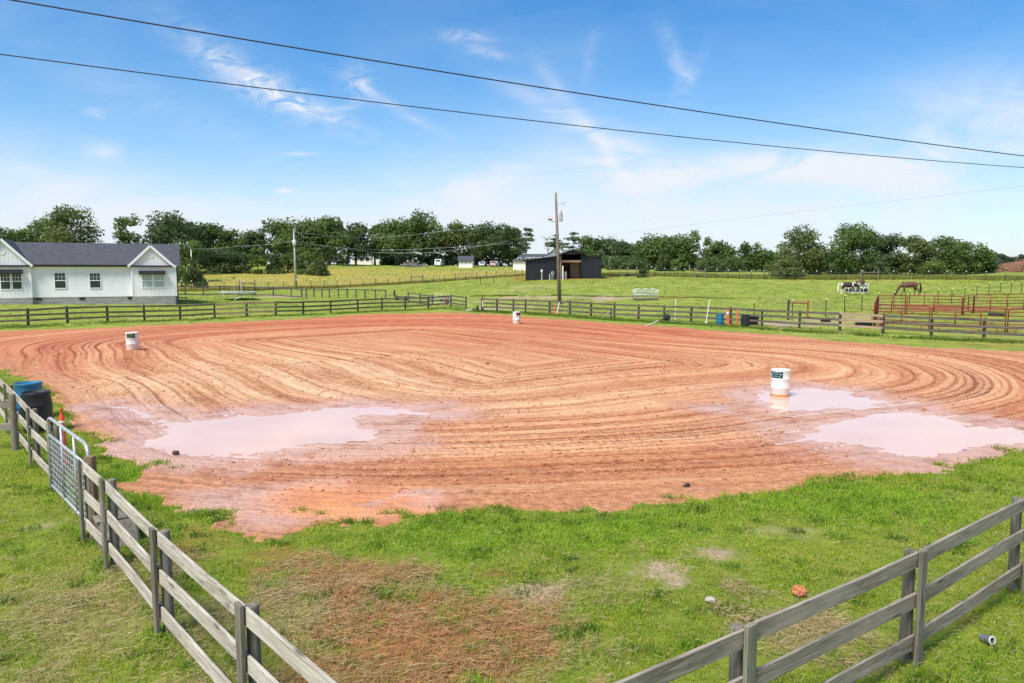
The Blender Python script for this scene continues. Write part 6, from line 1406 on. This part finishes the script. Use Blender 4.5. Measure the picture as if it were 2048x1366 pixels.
# ================================================================== trampoline and small yard things
p = at(476.5, 599); T = thing('trampoline', 'round trampoline with pale green pad standing on the grass by the house', 'trampoline', p); R_ = 35.5/1457*p.y; hh = .82
mb = MB(); mb.lathe([(R_*.82,hh),(R_*.99,hh+.03),(R_,hh),(R_*.99,hh-.07),(R_*.82,hh-.04)], 40, caps=False); mb.build('rim_pad', speckled('pale green pad', (.42,.50,.46), (.58,.64,.62), 2, .6), T, True)
mb = MB(); mb.lathe([(R_*.83,hh-.02),(.01,hh-.05)], 40, caps=False); mb.build('jump_mat', M['blk_rubber'], T, True)
for q in range(8): a = q*PI/4+.2; x, y = R_*.96*math.cos(a), R_*.96*math.sin(a); mb = MB(); mb.tube([(x,y,hh-.03),(x,y,.02)], .028, 6); mb.build('leg', M['galv'], T, True)
mb = MB()
for q in range(56): a = q*2*PI/56; mb.tube([(R_*.97*math.cos(a),R_*.97*math.sin(a),hh-.06),(R_*.93*math.cos(a+.02),R_*.93*math.sin(a+.02),hh-.24)], .012, 4)
mb.build('hanging_ties', M['steel_pale'], T)
mb = MB(); mb.tube([(.25,R_*-.99,.02),(1.1,-R_*.85,.45)], .035, 6); mb.build('ladder_bar', M['steel_pale'], T, True)
pole('flag_pole', at(484, 597), at(484, 597)+Vector((-.12,0,2.25)), .03, 'pale upright pole beside the trampoline', 'pole', 'pvc')
a = at(468.5, 588); T = thing('bird_feeder_post', 'thin post with a small red brown feeder on top behind the trampoline', 'feeder post', a); mb = MB(); mb.tube([a, a+Vector((0,0,1.9))], .025, 6); mb.build('post', M['steel_pale'], T, local=False); mb = MB(); mb.lathe([(.07,0),(.1,.1),(.1,.28),(.03,.4)], 10, a+Vector((0,0,1.8))); mb.build('feeder_body', M['rust_red'], T, local=False)
# mounting block, stones and litter in the foreground
p = at(232, 1078); p.z = zg(p); T = thing('mounting_block', 'grey sloped wooden mounting block inside the pale fence near the gate', 'mounting block', p, math.radians(-52)); setw(T, WM[T.name] @ Matrix.Scale(.78, 4)); mb = MB()
for y in (-.30, .30): mb.prism([(-.52,y-.02,0),(.52,y-.02,0),(.24,y-.02,.46),(-.24,y-.02,.46)], (0,.04,0))
mb.build('side_board', M['post_dark'], T); mb = MB(); mb.box((0,0,.475), (.52,.68,.035)); mb.build('step_board', M['board_grey_shade'], T, bevel=.006)
for s_ in (-1, 1):
    mb = MB(); mb.prism([(s_*.54,-.29,.0),(s_*.54,.29,.0),(s_*.26,.29,.45),(s_*.26,-.29,.45)], (s_*-.03,0,.0)); mb.build('slope_board', M['board_grey_shade'], T)
def rock(px, py, size, m, label, name='stone', cat='stone', seed=1, sink=.3):
    p = at(px, py); p.z = max(zg(p), PZ); mb = MB(); mb.blob((0,0,0), size, seed, 12, .22); o = mb.build(name, M[m], None, True); setw(o, Matrix.Translation(p+Vector((0,0,size[2]*(1-sink))))); tag(o, label, cat)
rock(351, 908, (.075,.06,.055), 'clod', 'small dark clod sitting in the pink puddle near the gate', 'soil_clod', 'clod', 3, .1)
rock(1374, 974, (.07,.05,.05), 'blk_plastic', 'small dark scrap on the dirt near the lower grass edge', 'plastic_scrap', 'scrap', 5, .2)
rock(1421, 1207, (.075,.05,.035), 'stone', 'pale cream stone lying in the grass left of the orange twine', 'stone', 'stone', 7)
rock(940, 984, (.10,.05,.03), 'clod', 'dark flat clod on the dirt above the lower grass edge', 'soil_clod', 'clod', 9)
rock(975, 728, (.09,.06,.05), 'clod', 'dark clod in the middle of the arena', 'soil_clod', 'clod', 11)
p = at(1598, 1190); p.z = zg(p); rp = random.Random(8); mb = MB()
for k_ in range(60):
    q_ = Matrix.Rotation(rp.uniform(0, 6.28), 3, 'Z') @ Matrix.Rotation(rp.uniform(0, 3.14), 3, 'X'); r = .09*rp.uniform(.35, 1.05); a0 = rp.uniform(0, 6.28); pts = []
    for q in range(8): f = a0+q*.55; v = q_ @ Vector((r*math.cos(f), r*math.sin(f), rp.uniform(-.02, .02))); pts.append((v.x, v.y, .06+v.z*.72))
    mb.tube(pts, .0042, 4)
o = mb.build('twine_ball', M['twine'], None, True); setw(o, Matrix.Translation(p)); tag(o, 'tangled ball of orange baling twine in the grass behind the dark fence', 'twine')
p = at(1972, 1283); p.z = zg(p)+.045; T = thing('pipe_coupling', 'short white and grey pipe coupling lying in the grass by the dark fence', 'pipe fitting', p, math.radians(20)); mb = MB(); R = Matrix.Rotation(math.radians(78), 4, 'X')
mb.lathe([(.043,-.045),(.043,.04),(.047,.04),(.047,.065),(.034,.065),(.034,-.045)], 20, caps=False); add('sleeve', mb.mesh('sleeve', False), M['wire'], T, R, True); mb = MB(); mb.lathe([(.033,.0655),(.0475,.0655),(.0475,.071),(.033,.071)], 20, caps=False); add('ring_lip', mb.mesh('ring_lip'), M['pvc'], T, R, True)
# ================================================================== sky, sun, camera
SUN_AZ = math.radians(218); SUN_EL = math.radians(56)
sv = Vector((math.sin(SUN_AZ)*math.cos(SUN_EL), math.cos(SUN_AZ)*math.cos(SUN_EL), math.sin(SUN_EL)))
wd = bpy.data.worlds.new('World'); S.world = wd; wd.use_nodes = True; t = NT(wd.node_tree)
bg = wd.node_tree.nodes['Background']
sky = t.new('ShaderNodeTexSky', sky_type='NISHITA'); sky.sun_disc = False; sky.sun_elevation = SUN_EL; sky.sun_rotation = SUN_AZ
sky.air_density = 1.0; sky.dust_density = .6; sky.ozone_density = 2.5; sky.altitude = 100
dirv = t.n.new('ShaderNodeTexCoord').outputs['Generated']; dx, dy, dz = t.sep(dirv)
yy = t.math('MAXIMUM', dy, .08); A_ = t.math('DIVIDE', dx, yy); E_ = t.math('DIVIDE', dz, yy)
front = t.ramp(dy, [(.1, 0), (.3, 1)])
vec = t.new('ShaderNodeCombineXYZ', {0: A_, 1: E_, 2: 0.0}).outputs[0]
wisp = t.noise(t.vmul(vec, (5, 14, 1)), 1.3, 6, .62, .8); wisp2 = t.noise(t.vmul(vec, (9, 20, 1), (3, 1, 0)), 2.2, 6, .66, 1.2); soft = t.noise(t.vmul(vec, (2.2, 5, 1), (7, 2, 0)), 1.2, 5, .55, .6)
CL = [  # photo px, py of the centre, half length, half width (px), tilt (deg, down to the right), strength, wispy share
 (470,140,105,26,35,.5,.6),(575,190,90,22,28,.45,.6),(600,205,130,14,25,.45,.6),(716,172,26,22,60,.62,.7),(790,215,90,8,28,.3,.5),(935,76,38,10,6,.5,.7),(985,108,34,7,8,.5,.7),(203,302,30,15,12,.8,.35),(190,228,16,8,15,.4,.5),
 (1350,110,16,50,-25,.35,.5),(1375,160,14,50,30,.22,.5),(1180,110,10,40,10,.2,.5),(1560,332,200,26,-3,.9,.45),(1620,342,150,16,0,.7,.5),(1800,318,150,14,-4,.45,.7),(1230,330,170,12,52,.55,.5),(1180,262,150,14,28,.45,.5),(570,382,14,4,0,.7,.2),(598,308,26,3,0,.5,.3),(690,216,18,4,-5,.5,.3),
 (250,425,420,75,14,.7,.3),(60,470,300,65,0,.6,.2),(860,430,300,75,-8,.75,.28),(1120,455,300,55,0,.45,.2),(960,370,110,24,-20,.4,.5),(1960,275,210,60,-24,.75,.5),(1800,430,400,70,-3,.45,.25),(1900,190,240,60,-14,.28,.4),(1500,480,400,40,0,.2,.2),(1250,350,170,60,40,.5,.5),(300,210,300,40,25,.18,.5),(1650,400,260,40,-4,.35,.3)]
tot = None
for (px, py, l_, w_, ti, st, wp) in CL:
    a0, e0 = ray(px, py); sc_ = 1/1457.; ti = math.radians(-ti); c_, s_ = math.cos(ti), math.sin(ti)
    mp = t.new('ShaderNodeMapping', {'Vector': vec, 'Location': (0, 0, 0)}, vector_type='TEXTURE'); mp.inputs['Location'].default_value = (a0, e0, 0); mp.inputs['Rotation'].default_value = (0, 0, ti); mp.inputs['Scale'].default_value = (l_*sc_*1.25, w_*sc_*1.25, 1)
    d = t.new('ShaderNodeVectorMath', {0: mp.outputs[0]}, operation='LENGTH').outputs['Value']
    g = t.math('EXPONENT', t.math('MULTIPLY', t.math('POWER', d, 2.0), -1.0))
    nz = t.ramp(wisp2 if l_ < 140 and wp > .4 else wisp, [(.36, max(0, 1-wp*1.6)), (.66, 1.15 if wp > .4 else 1.0)])
    v = t.math('MULTIPLY', t.math('MULTIPLY', g, st), nz); tot = v if tot is None else t.math('ADD', tot, v)
tot = t.math('ADD', tot, t.math('MULTIPLY', t.ramp(soft, [(.42, 0), (.75, 1)]), .13))
tot = t.math('MULTIPLY', tot, front, clamp=True)
back = t.math('MULTIPLY', t.math('SUBTRACT', 1.0, front), t.math('MULTIPLY', t.ramp(t.noise(dirv, 2.2, 5, .6), [(.4, 0), (.62, 1)]), .6))
tot = t.math('ADD', tot, back, clamp=True)
SKY_GAIN = 1.45
hz_ = t.ramp(dz, [(0, .5), (.10, .28), (.24, .04), (.5, 0)])
white = (6.9, 7.3, 8.0)
hs = t.new('ShaderNodeHueSaturation', {'Hue': .5, 'Saturation': 1.38, 'Value': SKY_GAIN, 'Color': sky.outputs[0]}).outputs[0]
col = t.mix(hz_, hs, (4.1, 5.6, 7.9)); col = t.mix(tot, col, white)
t.l.new(col, bg.inputs['Color']); bg.inputs['Strength'].default_value = .08
sl = bpy.data.lights.new('sun', 'SUN'); sl.energy = 3.6; sl.angle = math.radians(20); sl.color = (1.0, .955, .88)
so = bpy.data.objects.new('sun', sl); C.objects.link(so); so.rotation_euler = (-sv).to_track_quat('-Z', 'Y').to_euler()
cam = bpy.data.cameras.new('camera'); cam.sensor_width = 36; cam.lens = 36*F0/2048; cam.clip_end = 6000; cam.clip_start = .05
co = bpy.data.objects.new('camera', cam); C.objects.link(co); co.location = (0, 0, H); co.rotation_euler = (PI/2-TH, 0, 0); S.camera = co
S.view_settings.view_transform = 'Standard'; S.view_settings.look = 'None'; S.view_settings.exposure = .62; S.view_settings.gamma = 1
S.render.engine = 'CYCLES'; S.cycles.max_bounces = 6; S.cycles.diffuse_bounces = 3; S.cycles.transparent_max_bounces = 6; S.cycles.use_denoising = True
